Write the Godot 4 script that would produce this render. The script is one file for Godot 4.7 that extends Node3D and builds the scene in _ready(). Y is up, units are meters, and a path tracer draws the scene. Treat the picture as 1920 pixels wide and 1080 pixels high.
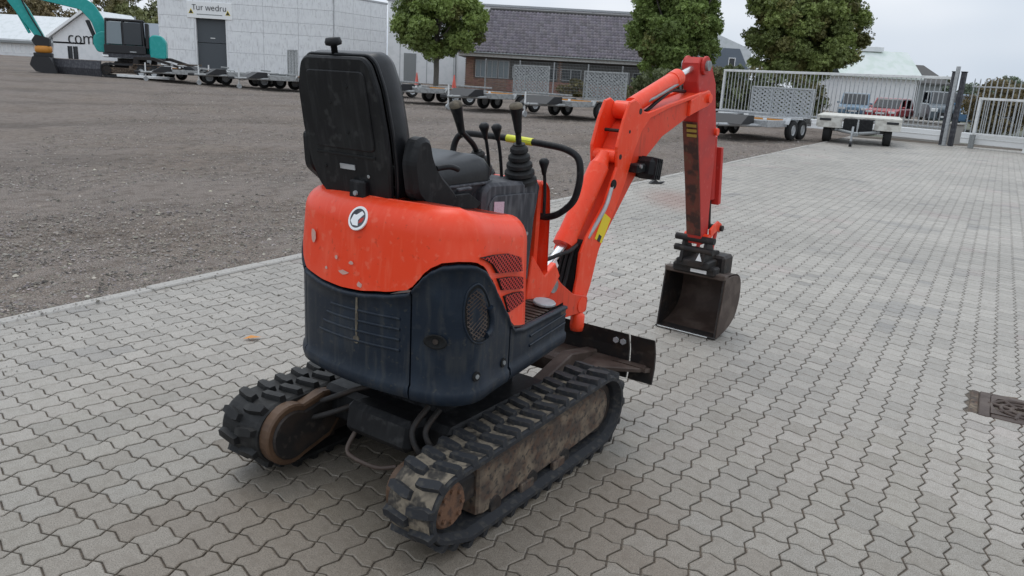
extends Node3D
# A small orange excavator on grey block paving, seen from behind; a gravel yard, trailers and buildings beyond.

const PITCH_AZ := 30.81
var qv := Vector3(0.8589, 0, 0.5122)      # across the paving rows
var pv := Vector3(0.5122, 0, -0.8589)     # along the paving rows
var taken := {}
var rng := RandomNumberGenerator.new()
var M := {}
var cam: Camera3D

func _ready() -> void:
	rng.seed = 7
	camera_and_light()
	materials()
	ground()
	paving()
	buildings()
	trees()
	gate()
	mini_excavator()
	far_excavator()
	trailers()
	cars()
	small_things()

func camera_and_light() -> void:
	cam = Camera3D.new(); cam.name = "camera"
	var p := deg_to_rad(15.2425); var r := deg_to_rad(3.2133)
	var fwd := Vector3(0, -sin(p), -cos(p))
	var right := Vector3(1, 0, 0)
	var up := right.cross(fwd)
	var rr := right * cos(r) + up * sin(r)
	var uu := -right * sin(r) + up * cos(r)
	cam.transform = Transform3D(Basis(rr, uu, -fwd), Vector3(0, 1.435353, 0))
	cam.fov = 40.5204; cam.near = 0.05; cam.far = 2000.0
	add_child(cam)
	var we := WorldEnvironment.new(); we.name = "environment"
	var e := Environment.new()
	e.background_mode = Environment.BG_SKY
	e.tonemap_mode = Environment.TONE_MAPPER_LINEAR
	e.tonemap_exposure = 0.97
	e.sdfgi_enabled = true; e.ssao_enabled = true; e.ssil_enabled = true
	# overcast: brightest overhead, soft grey-blue cloud bands
	var w := 512; var h := 256
	var im := Image.create(w, h, false, Image.FORMAT_RGBF)
	var n := FastNoiseLite.new(); n.seed = 11; n.frequency = 1.1; n.fractal_octaves = 5; n.fractal_gain = 0.5
	for y in h:
		var el := PI * (0.5 - (y + 0.5) / h)
		for x in w:
			var a := TAU * (x + 0.5) / w
			var d := Vector3(cos(el) * sin(a), sin(el), cos(el) * cos(a))
			var s := maxf(d.y, 0.0)
			var k := 0.80 + 0.52 * s
			var c := n.get_noise_3d(d.x * 1.6, d.y * 5.0, d.z * 1.6)
			k *= 1.0 + 0.30 * c
			var b := clampf(0.5 - c * 1.4, 0.0, 1.0)
			im.set_pixel(x, y, Color(k * lerpf(0.93, 0.76, b), k * lerpf(0.98, 0.88, b), k * lerpf(1.05, 1.03, b)))
	var sky := Sky.new(); var sm := PanoramaSkyMaterial.new()
	sm.panorama = ImageTexture.create_from_image(im)
	sky.sky_material = sm; e.sky = sky
	we.environment = e; add_child(we)
	var sun := DirectionalLight3D.new(); sun.name = "sun"
	sun.light_energy = 0.2; sun.light_angular_distance = 25.0
	sun.light_color = Color(1.0, 0.98, 0.95); sun.shadow_enabled = true
	sun.rotation_degrees = Vector3(-62, -150, 0)
	add_child(sun)

# ---------------------------------------------------------------- helpers
func numbered(parent: Node, called: String) -> String:
	var key := str(parent.get_instance_id()) + called
	var k: int = taken.get(key, 0)
	taken[key] = k + 1
	return called if k == 0 else "%s_%03d" % [called, k]

func put(called: String, mesh: Mesh, m: Material, parent: Node = self, at := Transform3D()) -> MeshInstance3D:
	var o := MeshInstance3D.new()
	o.name = numbered(parent, called); o.mesh = mesh; o.material_override = m; o.transform = at
	parent.add_child(o, true)
	return o

func thing(called: String, label: String, category: String, at := Transform3D(), group := "") -> Node3D:
	var o := Node3D.new(); o.name = numbered(self, called); o.transform = at
	add_child(o, true)
	tag(o, label, category, group)
	return o

func tag(o: Node3D, label: String, category: String, group := "") -> void:
	o.set_meta("label", label); o.set_meta("category", category)
	if group != "": o.set_meta("group", group)

func struct(o: Node3D, label: String) -> void:
	o.set_meta("kind", "structure"); o.set_meta("label", label)

func again(o: Node3D, label: String, at: Transform3D) -> Node3D:
	var c: Node3D = o.duplicate()
	var base := String(o.name)
	if base.length() > 4 and base.substr(base.length() - 4, 1) == "_" and base.substr(base.length() - 3).is_valid_int(): base = base.substr(0, base.length() - 4)
	c.name = numbered(self, base); c.transform = at; add_child(c, true)
	c.set_meta("label", label)
	return c

func at(x: float, y: float, z: float, turn := 0.0) -> Transform3D:
	return Transform3D(Basis(Vector3.UP, turn), Vector3(x, y, z))

func new_st() -> SurfaceTool:
	var s := SurfaceTool.new(); s.begin(Mesh.PRIMITIVE_TRIANGLES); s.set_smooth_group(-1)
	return s

func fin(s: SurfaceTool) -> ArrayMesh:
	s.index(); s.generate_normals()
	return s.commit()

func face(s: SurfaceTool, p: Array, c: Vector3) -> void:
	# a convex polygon turned away from the point c
	var n := Vector3.ZERO; var mid := Vector3.ZERO
	for i in p.size():
		var a: Vector3 = p[i]; var b: Vector3 = p[(i + 1) % p.size()]
		n += a.cross(b); mid += a / p.size()
	n = Vector3.ZERO
	for i in range(1, p.size() - 1):
		n += (p[i] - p[0]).cross(p[i + 1] - p[0])
	var flip := n.dot(mid - c) < 0
	for i in range(1, p.size() - 1):
		s.add_vertex(p[0])
		if flip:
			s.add_vertex(p[i]); s.add_vertex(p[i + 1])
		else:
			s.add_vertex(p[i + 1]); s.add_vertex(p[i])

func quad(s: SurfaceTool, a: Vector3, b: Vector3, c: Vector3, d: Vector3) -> void:
	# a b c d counter-clockwise from outside
	s.add_vertex(a); s.add_vertex(c); s.add_vertex(b)
	s.add_vertex(a); s.add_vertex(d); s.add_vertex(c)

func bx(s: SurfaceTool, t: Transform3D, size: Vector3, b := 0.0) -> void:
	var h := size * 0.5
	b = minf(b, 0.49 * minf(size.x, minf(size.y, size.z)))
	var c := t.origin
	s.set_smooth_group(-1)
	for ax in 3:
		var u := (ax + 1) % 3; var v := (ax + 2) % 3
		for sg in [-1.0, 1.0]:
			var p := []
			for k in [[-1.0, -1.0], [1.0, -1.0], [1.0, 1.0], [-1.0, 1.0]]:
				var q := Vector3.ZERO
				q[ax] = sg * h[ax]; q[u] = k[0] * (h[u] - b); q[v] = k[1] * (h[v] - b)
				p.append(t * q)
			face(s, p, c)
		if b > 0.0:
			for su in [-1.0, 1.0]:
				for sv in [-1.0, 1.0]:
					var p := []
					for k in [[-1.0, 0], [1.0, 0], [1.0, 1], [-1.0, 1]]:
						var q := Vector3.ZERO
						q[ax] = k[0] * (h[ax] - b)
						q[u] = su * (h[u] - (0.0 if k[1] == 0 else b)); q[v] = sv * (h[v] - (b if k[1] == 0 else 0.0))
						p.append(t * q)
					face(s, p, c)
	if b > 0.0:
		for sx in [-1.0, 1.0]:
			for sy in [-1.0, 1.0]:
				for sz in [-1.0, 1.0]:
					face(s, [t * Vector3(sx * h.x, sy * (h.y - b), sz * (h.z - b)), t * Vector3(sx * (h.x - b), sy * h.y, sz * (h.z - b)), t * Vector3(sx * (h.x - b), sy * (h.y - b), sz * h.z)], c)

func box(x0: float, y0: float, z0: float, x1: float, y1: float, z1: float, b := 0.004) -> ArrayMesh:
	var s := new_st()
	bx(s, Transform3D(Basis(), Vector3(x0 + x1, y0 + y1, z0 + z1) * 0.5), Vector3(absf(x1 - x0), absf(y1 - y0), absf(z1 - z0)), b)
	return fin(s)

func addbox(s: SurfaceTool, x0: float, y0: float, z0: float, x1: float, y1: float, z1: float, b := 0.0) -> void:
	bx(s, Transform3D(Basis(), Vector3(x0 + x1, y0 + y1, z0 + z1) * 0.5), Vector3(absf(x1 - x0), absf(y1 - y0), absf(z1 - z0)), b)

func tube(s: SurfaceTool, pts: Array, r, sides := 10, closed := false) -> void:
	# r is a number or one radius per point
	var n := pts.size(); var rings := []
	var up := Vector3.UP
	for i in n:
		var a: Vector3 = pts[(i - 1 + n) % n] if closed or i > 0 else pts[i]
		var b: Vector3 = pts[(i + 1) % n] if closed or i < n - 1 else pts[i]
		var d := (b - a).normalized()
		if i == 0 and absf(d.dot(up)) > 0.9: up = Vector3.RIGHT
		var u := (up - d * up.dot(d)).normalized()
		var v := d.cross(u)
		up = u
		var ring := []
		var rad: float = r if not r is Array else r[i]
		for k in sides:
			var an := TAU * k / sides
			ring.append(pts[i] + (u * cos(an) + v * sin(an)) * rad)
		rings.append(ring)
	s.set_smooth_group(1)
	for i in (n if closed else n - 1):
		var A: Array = rings[i]; var B: Array = rings[(i + 1) % n]
		for k in sides:
			var k2 := (k + 1) % sides
			quad(s, A[k], A[k2], B[k2], B[k])
	if not closed:
		s.set_smooth_group(-1)
		face(s, rings[0], pts[1]); face(s, rings[n - 1], pts[n - 2])

func rod(a: Vector3, b: Vector3, r: float, sides := 12) -> ArrayMesh:
	var s := new_st(); tube(s, [a, b], r, sides); return fin(s)

func pipe(pts: Array, r, sides := 10, steps := 6) -> ArrayMesh:
	var s := new_st(); tube(s, smooth(pts, steps), r, sides); return fin(s)

func smooth(pts: Array, steps := 6) -> Array:
	var out := []
	var n := pts.size()
	for i in n - 1:
		var p0: Vector3 = pts[maxi(i - 1, 0)]; var p1: Vector3 = pts[i]; var p2: Vector3 = pts[i + 1]; var p3: Vector3 = pts[mini(i + 2, n - 1)]
		for k in steps:
			out.append(p1.cubic_interpolate(p2, p0, p3, float(k) / steps))
	out.append(pts[n - 1])
	return out

func lathe(s: SurfaceTool, prof: Array, t := Transform3D(), sides := 24, soft := true) -> void:
	# prof: Vector2(radius, height) going up the outside, about local y
	for i in prof.size() - 1:
		var a: Vector2 = prof[i]; var b: Vector2 = prof[i + 1]
		s.set_smooth_group(i + 2 if not soft else 1)
		for k in sides:
			var t0 := TAU * k / sides; var t1 := TAU * (k + 1) / sides
			var p := [t * Vector3(a.x * cos(t0), a.y, a.x * sin(t0)), t * Vector3(b.x * cos(t0), b.y, b.x * sin(t0)), t * Vector3(b.x * cos(t1), b.y, b.x * sin(t1)), t * Vector3(a.x * cos(t1), a.y, a.x * sin(t1))]
			if a.x < 1e-5: tri(s, p[0], p[1], p[2])
			elif b.x < 1e-5: tri(s, p[0], p[1], p[3])
			else: quad(s, p[0], p[1], p[2], p[3])

func tri(s: SurfaceTool, a: Vector3, b: Vector3, c: Vector3) -> void:
	s.add_vertex(a); s.add_vertex(c); s.add_vertex(b)

func inset(poly: PackedVector2Array, d: float) -> PackedVector2Array:
	# poly counter-clockwise; every corner moved inwards along its mitre
	var out := PackedVector2Array(); var n := poly.size()
	for i in n:
		var a := (poly[i] - poly[(i - 1 + n) % n]).normalized(); var b := (poly[(i + 1) % n] - poly[i]).normalized()
		var na := Vector2(-a.y, a.x); var nb := Vector2(-b.y, b.x)
		var m := (na + nb)
		var k := d / maxf(0.35, 0.5 * m.length_squared())
		out.append(poly[i] + m * k)
	return out

func ccw(poly) -> PackedVector2Array:
	var p := PackedVector2Array(poly)
	if Geometry2D.is_polygon_clockwise(p): p.reverse()
	# Geometry2D works with y down: settle it by the signed area
	var area := 0.0
	for i in p.size(): area += p[i].cross(p[(i + 1) % p.size()])
	if area < 0: p.reverse()
	return p

func ext(s: SurfaceTool, poly, depth: float, t := Transform3D(), bev := 0.0, soft := false) -> void:
	# polygon in local x y, thickness along local z, centred
	var p := ccw(poly); var q := inset(p, bev) if bev > 0 else p
	var h := depth * 0.5; var n := p.size()
	var idx := Geometry2D.triangulate_polygon(q)
	s.set_smooth_group(-1)
	for i in range(0, idx.size(), 3):
		var a := q[idx[i]]; var b := q[idx[i + 1]]; var c := q[idx[i + 2]]
		if (b - a).cross(c - a) < 0:
			var w := b; b = c; c = w
		tri(s, t * Vector3(a.x, a.y, h), t * Vector3(b.x, b.y, h), t * Vector3(c.x, c.y, h))
		tri(s, t * Vector3(a.x, a.y, -h), t * Vector3(c.x, c.y, -h), t * Vector3(b.x, b.y, -h))
	for i in n:
		var j := (i + 1) % n
		s.set_smooth_group(1 if soft else -1)
		var e := h - bev
		quad(s, t * Vector3(p[i].x, p[i].y, -e), t * Vector3(p[j].x, p[j].y, -e), t * Vector3(p[j].x, p[j].y, e), t * Vector3(p[i].x, p[i].y, e))
		if bev > 0:
			s.set_smooth_group(-1)
			quad(s, t * Vector3(p[i].x, p[i].y, e), t * Vector3(p[j].x, p[j].y, e), t * Vector3(q[j].x, q[j].y, h), t * Vector3(q[i].x, q[i].y, h))
			quad(s, t * Vector3(q[i].x, q[i].y, -h), t * Vector3(q[j].x, q[j].y, -h), t * Vector3(p[j].x, p[j].y, -e), t * Vector3(p[i].x, p[i].y, -e))

func plate(poly, depth: float, t := Transform3D(), bev := 0.0) -> ArrayMesh:
	var s := new_st(); ext(s, poly, depth, t, bev); return fin(s)

func zed(z: float) -> Transform3D:
	return Transform3D(Basis(), Vector3(0, 0, z))

func grid(s: SurfaceTool, rows: Array, closed := false, flip := false) -> void:
	s.set_smooth_group(1)
	for i in rows.size() - 1:
		var A = rows[i]; var B = rows[i + 1]
		var n: int = A.size()
		for k in (n if closed else n - 1):
			var k2 := (k + 1) % n
			if flip: quad(s, A[k], B[k], B[k2], A[k2])
			else: quad(s, A[k], A[k2], B[k2], B[k])

func arc(c: Vector2, r: float, a0: float, a1: float, n: int) -> Array:
	var out := []
	for i in n + 1:
		var a := deg_to_rad(lerpf(a0, a1, float(i) / n))
		out.append(c + Vector2(cos(a), sin(a)) * r)
	return out

func rrect(x0: float, y0: float, x1: float, y1: float, r: float, n := 4) -> Array:
	return arc(Vector2(x1 - r, y0 + r), r, -90, 0, n) + arc(Vector2(x1 - r, y1 - r), r, 0, 90, n) + arc(Vector2(x0 + r, y1 - r), r, 90, 180, n) + arc(Vector2(x0 + r, y0 + r), r, 180, 270, n)

# ---------------------------------------------------------------- materials
func lin(r: float, g: float, b: float) -> Color:
	return Color(r, g, b).linear_to_srgb()

func noise_image(size: int, seed_: int, freq: float, oct := 4, kind := FastNoiseLite.TYPE_SIMPLEX_SMOOTH) -> PackedByteArray:
	var n := FastNoiseLite.new(); n.seed = seed_; n.frequency = freq; n.fractal_octaves = oct; n.noise_type = kind
	var im := n.get_seamless_image(size, size); im.convert(Image.FORMAT_L8)
	return im.get_data()

func ramp_tex(size: int, layers: Array, base: Color) -> ImageTexture:
	# base colour (linear), each layer: [seed, freq, octaves, low, high, colour, strength]: colour laid over where the noise passes low..high
	var r := PackedFloat32Array(); var g := PackedFloat32Array(); var b := PackedFloat32Array()
	var n := size * size
	r.resize(n); g.resize(n); b.resize(n); r.fill(base.r); g.fill(base.g); b.fill(base.b)
	for l in layers:
		var d := noise_image(size, l[0], l[1], l[2])
		var lo: float = l[3] * 255.0; var hi: float = l[4] * 255.0; var c: Color = l[5]; var k: float = l[6]
		for i in n:
			var t := clampf((d[i] - lo) / (hi - lo), 0.0, 1.0) * k
			r[i] += (c.r - r[i]) * t; g[i] += (c.g - g[i]) * t; b[i] += (c.b - b[i]) * t
	var out := PackedByteArray(); out.resize(n * 3)
	for i in n:
		out[i * 3] = int(255.0 * pow(clampf(r[i], 0, 1), 0.4545)); out[i * 3 + 1] = int(255.0 * pow(clampf(g[i], 0, 1), 0.4545)); out[i * 3 + 2] = int(255.0 * pow(clampf(b[i], 0, 1), 0.4545))
	return ImageTexture.create_from_image(Image.create_from_data(size, size, false, Image.FORMAT_RGB8, out))

func streaks(m: StandardMaterial3D, seed_: int, lo: float, hi: float, c: Color, k: float) -> void:
	# runs of dirt: a layer drawn out along the height of the panel
	var size := 256; var d := noise_image(size, seed_, 0.05, 5); var out := PackedByteArray(); out.resize(size * size * 4)
	var s := c.linear_to_srgb()
	for i in size * size:
		out[i * 4] = int(s.r * 255); out[i * 4 + 1] = int(s.g * 255); out[i * 4 + 2] = int(s.b * 255)
		out[i * 4 + 3] = int(255.0 * k * clampf((d[i] / 255.0 - lo) / (hi - lo), 0, 1))
	m.detail_enabled = true; m.detail_albedo = ImageTexture.create_from_image(Image.create_from_data(size, size, false, Image.FORMAT_RGBA8, out))
	m.detail_blend_mode = BaseMaterial3D.BLEND_MODE_MIX; m.detail_uv_layer = BaseMaterial3D.DETAIL_UV_2
	m.uv2_triplanar = true; m.uv2_scale = Vector3(2.6, 0.35, 2.6)

func height_tex(size: int, seed_: int, freq: float, oct := 4) -> ImageTexture:
	return ImageTexture.create_from_image(Image.create_from_data(size, size, false, Image.FORMAT_L8, noise_image(size, seed_, freq, oct)))

func mat(col: Color, rough := 0.6, metal := 0.0, spec := 0.5) -> StandardMaterial3D:
	var m := StandardMaterial3D.new()
	m.albedo_color = col.linear_to_srgb(); m.roughness = rough; m.metallic = metal; m.metallic_specular = spec
	return m

func tmat(tex: Texture2D, metres: float, rough := 0.6, metal := 0.0, bump: Texture2D = null, cm := 0.0, world := false) -> StandardMaterial3D:
	var m := StandardMaterial3D.new()
	m.albedo_texture = tex; m.roughness = rough; m.metallic = metal
	m.uv1_triplanar = true; m.uv1_world_triplanar = world; m.uv1_triplanar_sharpness = 4.0
	m.uv1_scale = Vector3.ONE / metres
	if bump:
		m.heightmap_enabled = true; m.heightmap_texture = bump; m.heightmap_scale = cm
	return m

func materials() -> void:
	var hfine := height_tex(256, 3, 0.08, 4)
	var hmid := height_tex(256, 4, 0.03, 4)
	M.hfine = hfine; M.hmid = hmid
	# concrete blocks: grey with fine aggregate; the block's own tone comes as a vertex colour
	var pt := ramp_tex(512, [[21, 0.22, 2, 0.50, 0.72, Color(0.36, 0.34, 0.31), 0.9], [22, 0.16, 2, 0.55, 0.72, Color(1.0, 0.99, 0.97), 0.9], [23, 0.02, 4, 0.5, 0.8, Color(0.62, 0.59, 0.55), 0.5]], Color(0.86, 0.845, 0.82))
	M.paver = tmat(pt, 0.55, 0.52, 0.0, hfine, 0.12, true); M.paver.vertex_color_use_as_albedo = true
	M.joint = tmat(ramp_tex(128, [[25, 0.1, 3, 0.4, 0.7, Color(0.17, 0.135, 0.10), 0.8]], Color(0.095, 0.078, 0.062)), 0.3, 0.95, 0.0, hfine, 0.3, true)
	M.kerb = tmat(ramp_tex(256, [[26, 0.12, 4, 0.45, 0.7, Color(0.33, 0.31, 0.28), 0.7]], Color(0.41, 0.39, 0.36)), 0.8, 0.85, 0.0, hfine, 0.1, true)
	# gravel
	var gt := ramp_tex(512, [[31, 0.16, 3, 0.45, 0.75, Color(0.40, 0.355, 0.32), 0.9], [32, 0.2, 2, 0.55, 0.8, Color(0.075, 0.066, 0.06), 0.85], [33, 0.012, 4, 0.45, 0.75, Color(0.13, 0.098, 0.075), 0.6]], Color(0.205, 0.162, 0.133))
	M.gravel = tmat(gt, 1.3, 0.95, 0.0, height_tex(512, 35, 0.12, 4), 2.2, true); M.gravel.vertex_color_use_as_albedo = true
	M.stone = mat(Color(1, 1, 1), 0.9); M.stone.vertex_color_use_as_albedo = true
	M.soil = tmat(ramp_tex(256, [[37, 0.05, 4, 0.4, 0.7, Color(0.09, 0.12, 0.05), 0.8]], Color(0.13, 0.12, 0.10)), 6.0, 0.95, 0.0, null, 0.0, true)
	# machine
	var red := ramp_tex(512, [[41, 0.008, 4, 0.5, 0.85, Color(0.90, 0.11, 0.05), 0.45], [42, 0.035, 5, 0.72, 0.84, Color(0.88, 0.22, 0.13), 0.35], [43, 0.05, 5, 0.80, 0.86, Color(0.40, 0.05, 0.02), 0.35]], Color(0.90, 0.062, 0.016))
	M.red = tmat(red, 0.9, 0.34, 0.0, hmid, 0.01); M.red.metallic_specular = 0.4
	streaks(M.red, 141, 0.55, 0.9, Color(0.95, 0.20, 0.11), 0.32)
	M.red_boom = tmat(ramp_tex(256, [[44, 0.012, 4, 0.5, 0.85, Color(0.74, 0.085, 0.035), 0.5], [45, 0.04, 5, 0.78, 0.86, Color(0.20, 0.05, 0.025), 0.5]], Color(0.74, 0.05, 0.015)), 0.8, 0.45, 0.0, hmid, 0.02); M.red_boom.metallic_specular = 0.4
	M.red_dark = tmat(ramp_tex(256, [[46, 0.012, 4, 0.5, 0.85, Color(0.40, 0.035, 0.03), 0.6], [47, 0.04, 4, 0.7, 0.85, Color(0.62, 0.12, 0.10), 0.4]], Color(0.54, 0.035, 0.025)), 0.7, 0.5, 0.0, hmid, 0.02); M.red_dark.metallic_specular = 0.4
	var navy := ramp_tex(512, [[51, 0.010, 5, 0.45, 0.85, Color(0.016, 0.027, 0.043), 0.7], [52, 0.035, 5, 0.70, 0.85, Color(0.032, 0.037, 0.043), 0.4], [53, 0.05, 5, 0.80, 0.86, Color(0.07, 0.065, 0.05), 0.4]], Color(0.006, 0.0125, 0.024))
	M.navy = tmat(navy, 0.9, 0.42, 0.0, hmid, 0.02); M.navy.metallic_specular = 0.36
	streaks(M.navy, 142, 0.52, 0.9, Color(0.05, 0.052, 0.052), 0.6)
	M.black = tmat(ramp_tex(256, [[54, 0.012, 5, 0.45, 0.8, Color(0.012, 0.0125, 0.0135), 0.8], [55, 0.03, 5, 0.70, 0.85, Color(0.05, 0.05, 0.05), 0.45]], Color(0.0065, 0.0065, 0.0075)), 0.6, 0.5, 0.0, hmid, 0.02); M.black.metallic_specular = 0.34
	M.vinyl = tmat(ramp_tex(256, [[56, 0.02, 4, 0.5, 0.8, Color(0.016, 0.017, 0.02), 0.6]], Color(0.008, 0.0085, 0.0105)), 0.4, 0.38, 0.0, hfine, 0.02); M.vinyl.metallic_specular = 0.45
	M.grey_plastic = tmat(ramp_tex(256, [[57, 0.015, 5, 0.45, 0.8, Color(0.10, 0.098, 0.105), 0.7]], Color(0.036, 0.037, 0.044)), 0.6, 0.6, 0.0, hmid, 0.03); M.grey_plastic.metallic_specular = 0.4
	M.rubber = tmat(ramp_tex(256, [[58, 0.02, 4, 0.5, 0.8, Color(0.026, 0.025, 0.024), 0.7]], Color(0.0085, 0.0085, 0.009)), 0.3, 0.6, 0.0, hfine, 0.06); M.rubber.metallic_specular = 0.4
	M.mud = tmat(ramp_tex(256, [[59, 0.015, 4, 0.40, 0.58, Color(0.026, 0.023, 0.020), 0.95], [159, 0.06, 4, 0.5, 0.75, Color(0.13, 0.108, 0.082), 0.6]], Color(0.225, 0.185, 0.135)), 0.35, 0.9, 0.0, hfine, 0.2)
	M.rubber_worn = tmat(ramp_tex(256, [[60, 0.03, 4, 0.5, 0.8, Color(0.075, 0.068, 0.058), 0.6]], Color(0.022, 0.023, 0.026)), 0.3, 0.7, 0.0, hfine, 0.06); M.rubber_worn.metallic_specular = 0.4
	M.rust = tmat(ramp_tex(512, [[61, 0.022, 6, 0.38, 0.80, Color(0.10, 0.05, 0.028), 0.8], [62, 0.010, 6, 0.42, 0.85, Color(0.23, 0.175, 0.12), 0.8], [63, 0.05, 5, 0.56, 0.85, Color(0.02, 0.018, 0.017), 0.85]], Color(0.075, 0.054, 0.04)), 0.7, 0.85, 0.0, hfine, 0.12)
	M.hub_rust = tmat(ramp_tex(256, [[161, 0.03, 5, 0.4, 0.75, Color(0.06, 0.032, 0.02), 0.85]], Color(0.15, 0.072, 0.038)), 0.3, 0.85, 0.0, hfine, 0.12)
	M.bronze = tmat(ramp_tex(256, [[64, 0.012, 5, 0.45, 0.75, Color(0.07, 0.036, 0.018), 0.8]], Color(0.105, 0.055, 0.028)), 0.4, 0.6, 0.1, hfine, 0.05)
	M.clay = tmat(ramp_tex(256, [[65, 0.03, 5, 0.45, 0.7, Color(0.07, 0.058, 0.045), 0.8]], Color(0.17, 0.14, 0.10)), 0.3, 0.9, 0.0, hfine, 0.1)
	M.dark_steel = tmat(ramp_tex(256, [[66, 0.012, 5, 0.45, 0.75, Color(0.034, 0.021, 0.015), 0.8], [67, 0.03, 5, 0.68, 0.82, Color(0.075, 0.058, 0.046), 0.5]], Color(0.013, 0.011, 0.010)), 0.5, 0.62, 0.15, hfine, 0.05)
	M.brown_steel = tmat(ramp_tex(256, [[68, 0.012, 5, 0.45, 0.75, Color(0.115, 0.085, 0.068), 0.7]], Color(0.058, 0.036, 0.027)), 0.5, 0.62, 0.1, hfine, 0.05)
	M.grimy_arm = tmat(ramp_tex(256, [[69, 0.015, 5, 0.40, 0.66, Color(0.035, 0.016, 0.011), 0.9], [70, 0.02, 5, 0.68, 0.8, Color(0.14, 0.08, 0.04), 0.5]], Color(0.15, 0.035, 0.02)), 0.4, 0.7, 0.0, hfine, 0.06)
	M.chrome = mat(Color(0.75, 0.75, 0.74), 0.22, 0.9)
	streaks(M.red_boom, 143, 0.55, 0.9, Color(0.40, 0.045, 0.02), 0.5)
	streaks(M.grey_plastic, 145, 0.45, 0.85, Color(0.15, 0.15, 0.165), 0.6)
	streaks(M.black, 144, 0.58, 0.9, Color(0.045, 0.045, 0.046), 0.45)
	M.galv = tmat(ramp_tex(256, [[71, 0.03, 4, 0.4, 0.7, Color(0.34, 0.35, 0.355), 0.8]], Color(0.47, 0.48, 0.485)), 0.8, 0.5, 0.25)
	M.galv_mid = tmat(ramp_tex(256, [[171, 0.02, 5, 0.4, 0.7, Color(0.24, 0.245, 0.24), 0.8]], Color(0.38, 0.385, 0.38)), 0.8, 0.55, 0.25)
	M.galv_dark = tmat(ramp_tex(256, [[72, 0.05, 4, 0.4, 0.7, Color(0.20, 0.21, 0.21), 0.8]], Color(0.32, 0.33, 0.33)), 0.6, 0.55, 0.25)
	M.white = tmat(ramp_tex(256, [[73, 0.03, 5, 0.5, 0.8, Color(0.60, 0.60, 0.58), 0.7]], Color(0.76, 0.76, 0.75)), 2.0, 0.6)
	M.white_clean = mat(Color(0.88, 0.88, 0.87), 0.45)
	M.yellow = mat(Color(0.80, 0.60, 0.02), 0.5)
	M.yellow_lime = mat(Color(0.72, 0.72, 0.05), 0.5)
	M.pink_label = tmat(ramp_tex(128, [[74, 0.12, 3, 0.5, 0.7, Color(0.42, 0.20, 0.26), 0.6]], Color(0.62, 0.45, 0.52)), 0.08, 0.6)
	M.scuff = mat(Color(0.62, 0.36, 0.30), 0.7)
	M.worn_yellow = mat(Color(0.40, 0.27, 0.05), 0.7)
	M.offwhite = tmat(ramp_tex(256, [[173, 0.02, 5, 0.45, 0.75, Color(0.46, 0.43, 0.38), 0.8]], Color(0.68, 0.66, 0.60)), 1.5, 0.6)
	M.ink = mat(Color(0.02, 0.02, 0.022), 0.6)
	M.hole = mat(Color(0.006, 0.006, 0.006), 0.9)
	M.tyre = mat(Color(0.018, 0.018, 0.018), 0.85)
	M.glass = mat(Color(0.03, 0.035, 0.04), 0.08)
	M.pane = mat(Color(0.22, 0.26, 0.28), 0.1)
	M.lamp_red = mat(Color(0.45, 0.02, 0.02), 0.3)
	M.teal = tmat(ramp_tex(256, [[75, 0.03, 4, 0.5, 0.8, Color(0.04, 0.42, 0.40), 0.6]], Color(0.012, 0.36, 0.33)), 2.0, 0.4)
	M.orange = mat(Color(0.60, 0.24, 0.03), 0.5)
	M.cone = mat(Color(0.85, 0.16, 0.12), 0.5)

# ---------------------------------------------------------------- ground and paving
const EDGE_Q := -4.40
func gy(x: float, z: float) -> float:
	# height of the gravel yard: it rises gently away from the paving
	var s := -(x * qv.x + z * qv.z) + EDGE_Q
	return 0.012 * clampf(s, 0.0, 60.0)

func pq(p: float, q: float, y := 0.0) -> Vector3:
	return pv * p + qv * q + Vector3(0, y, 0)

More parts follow.
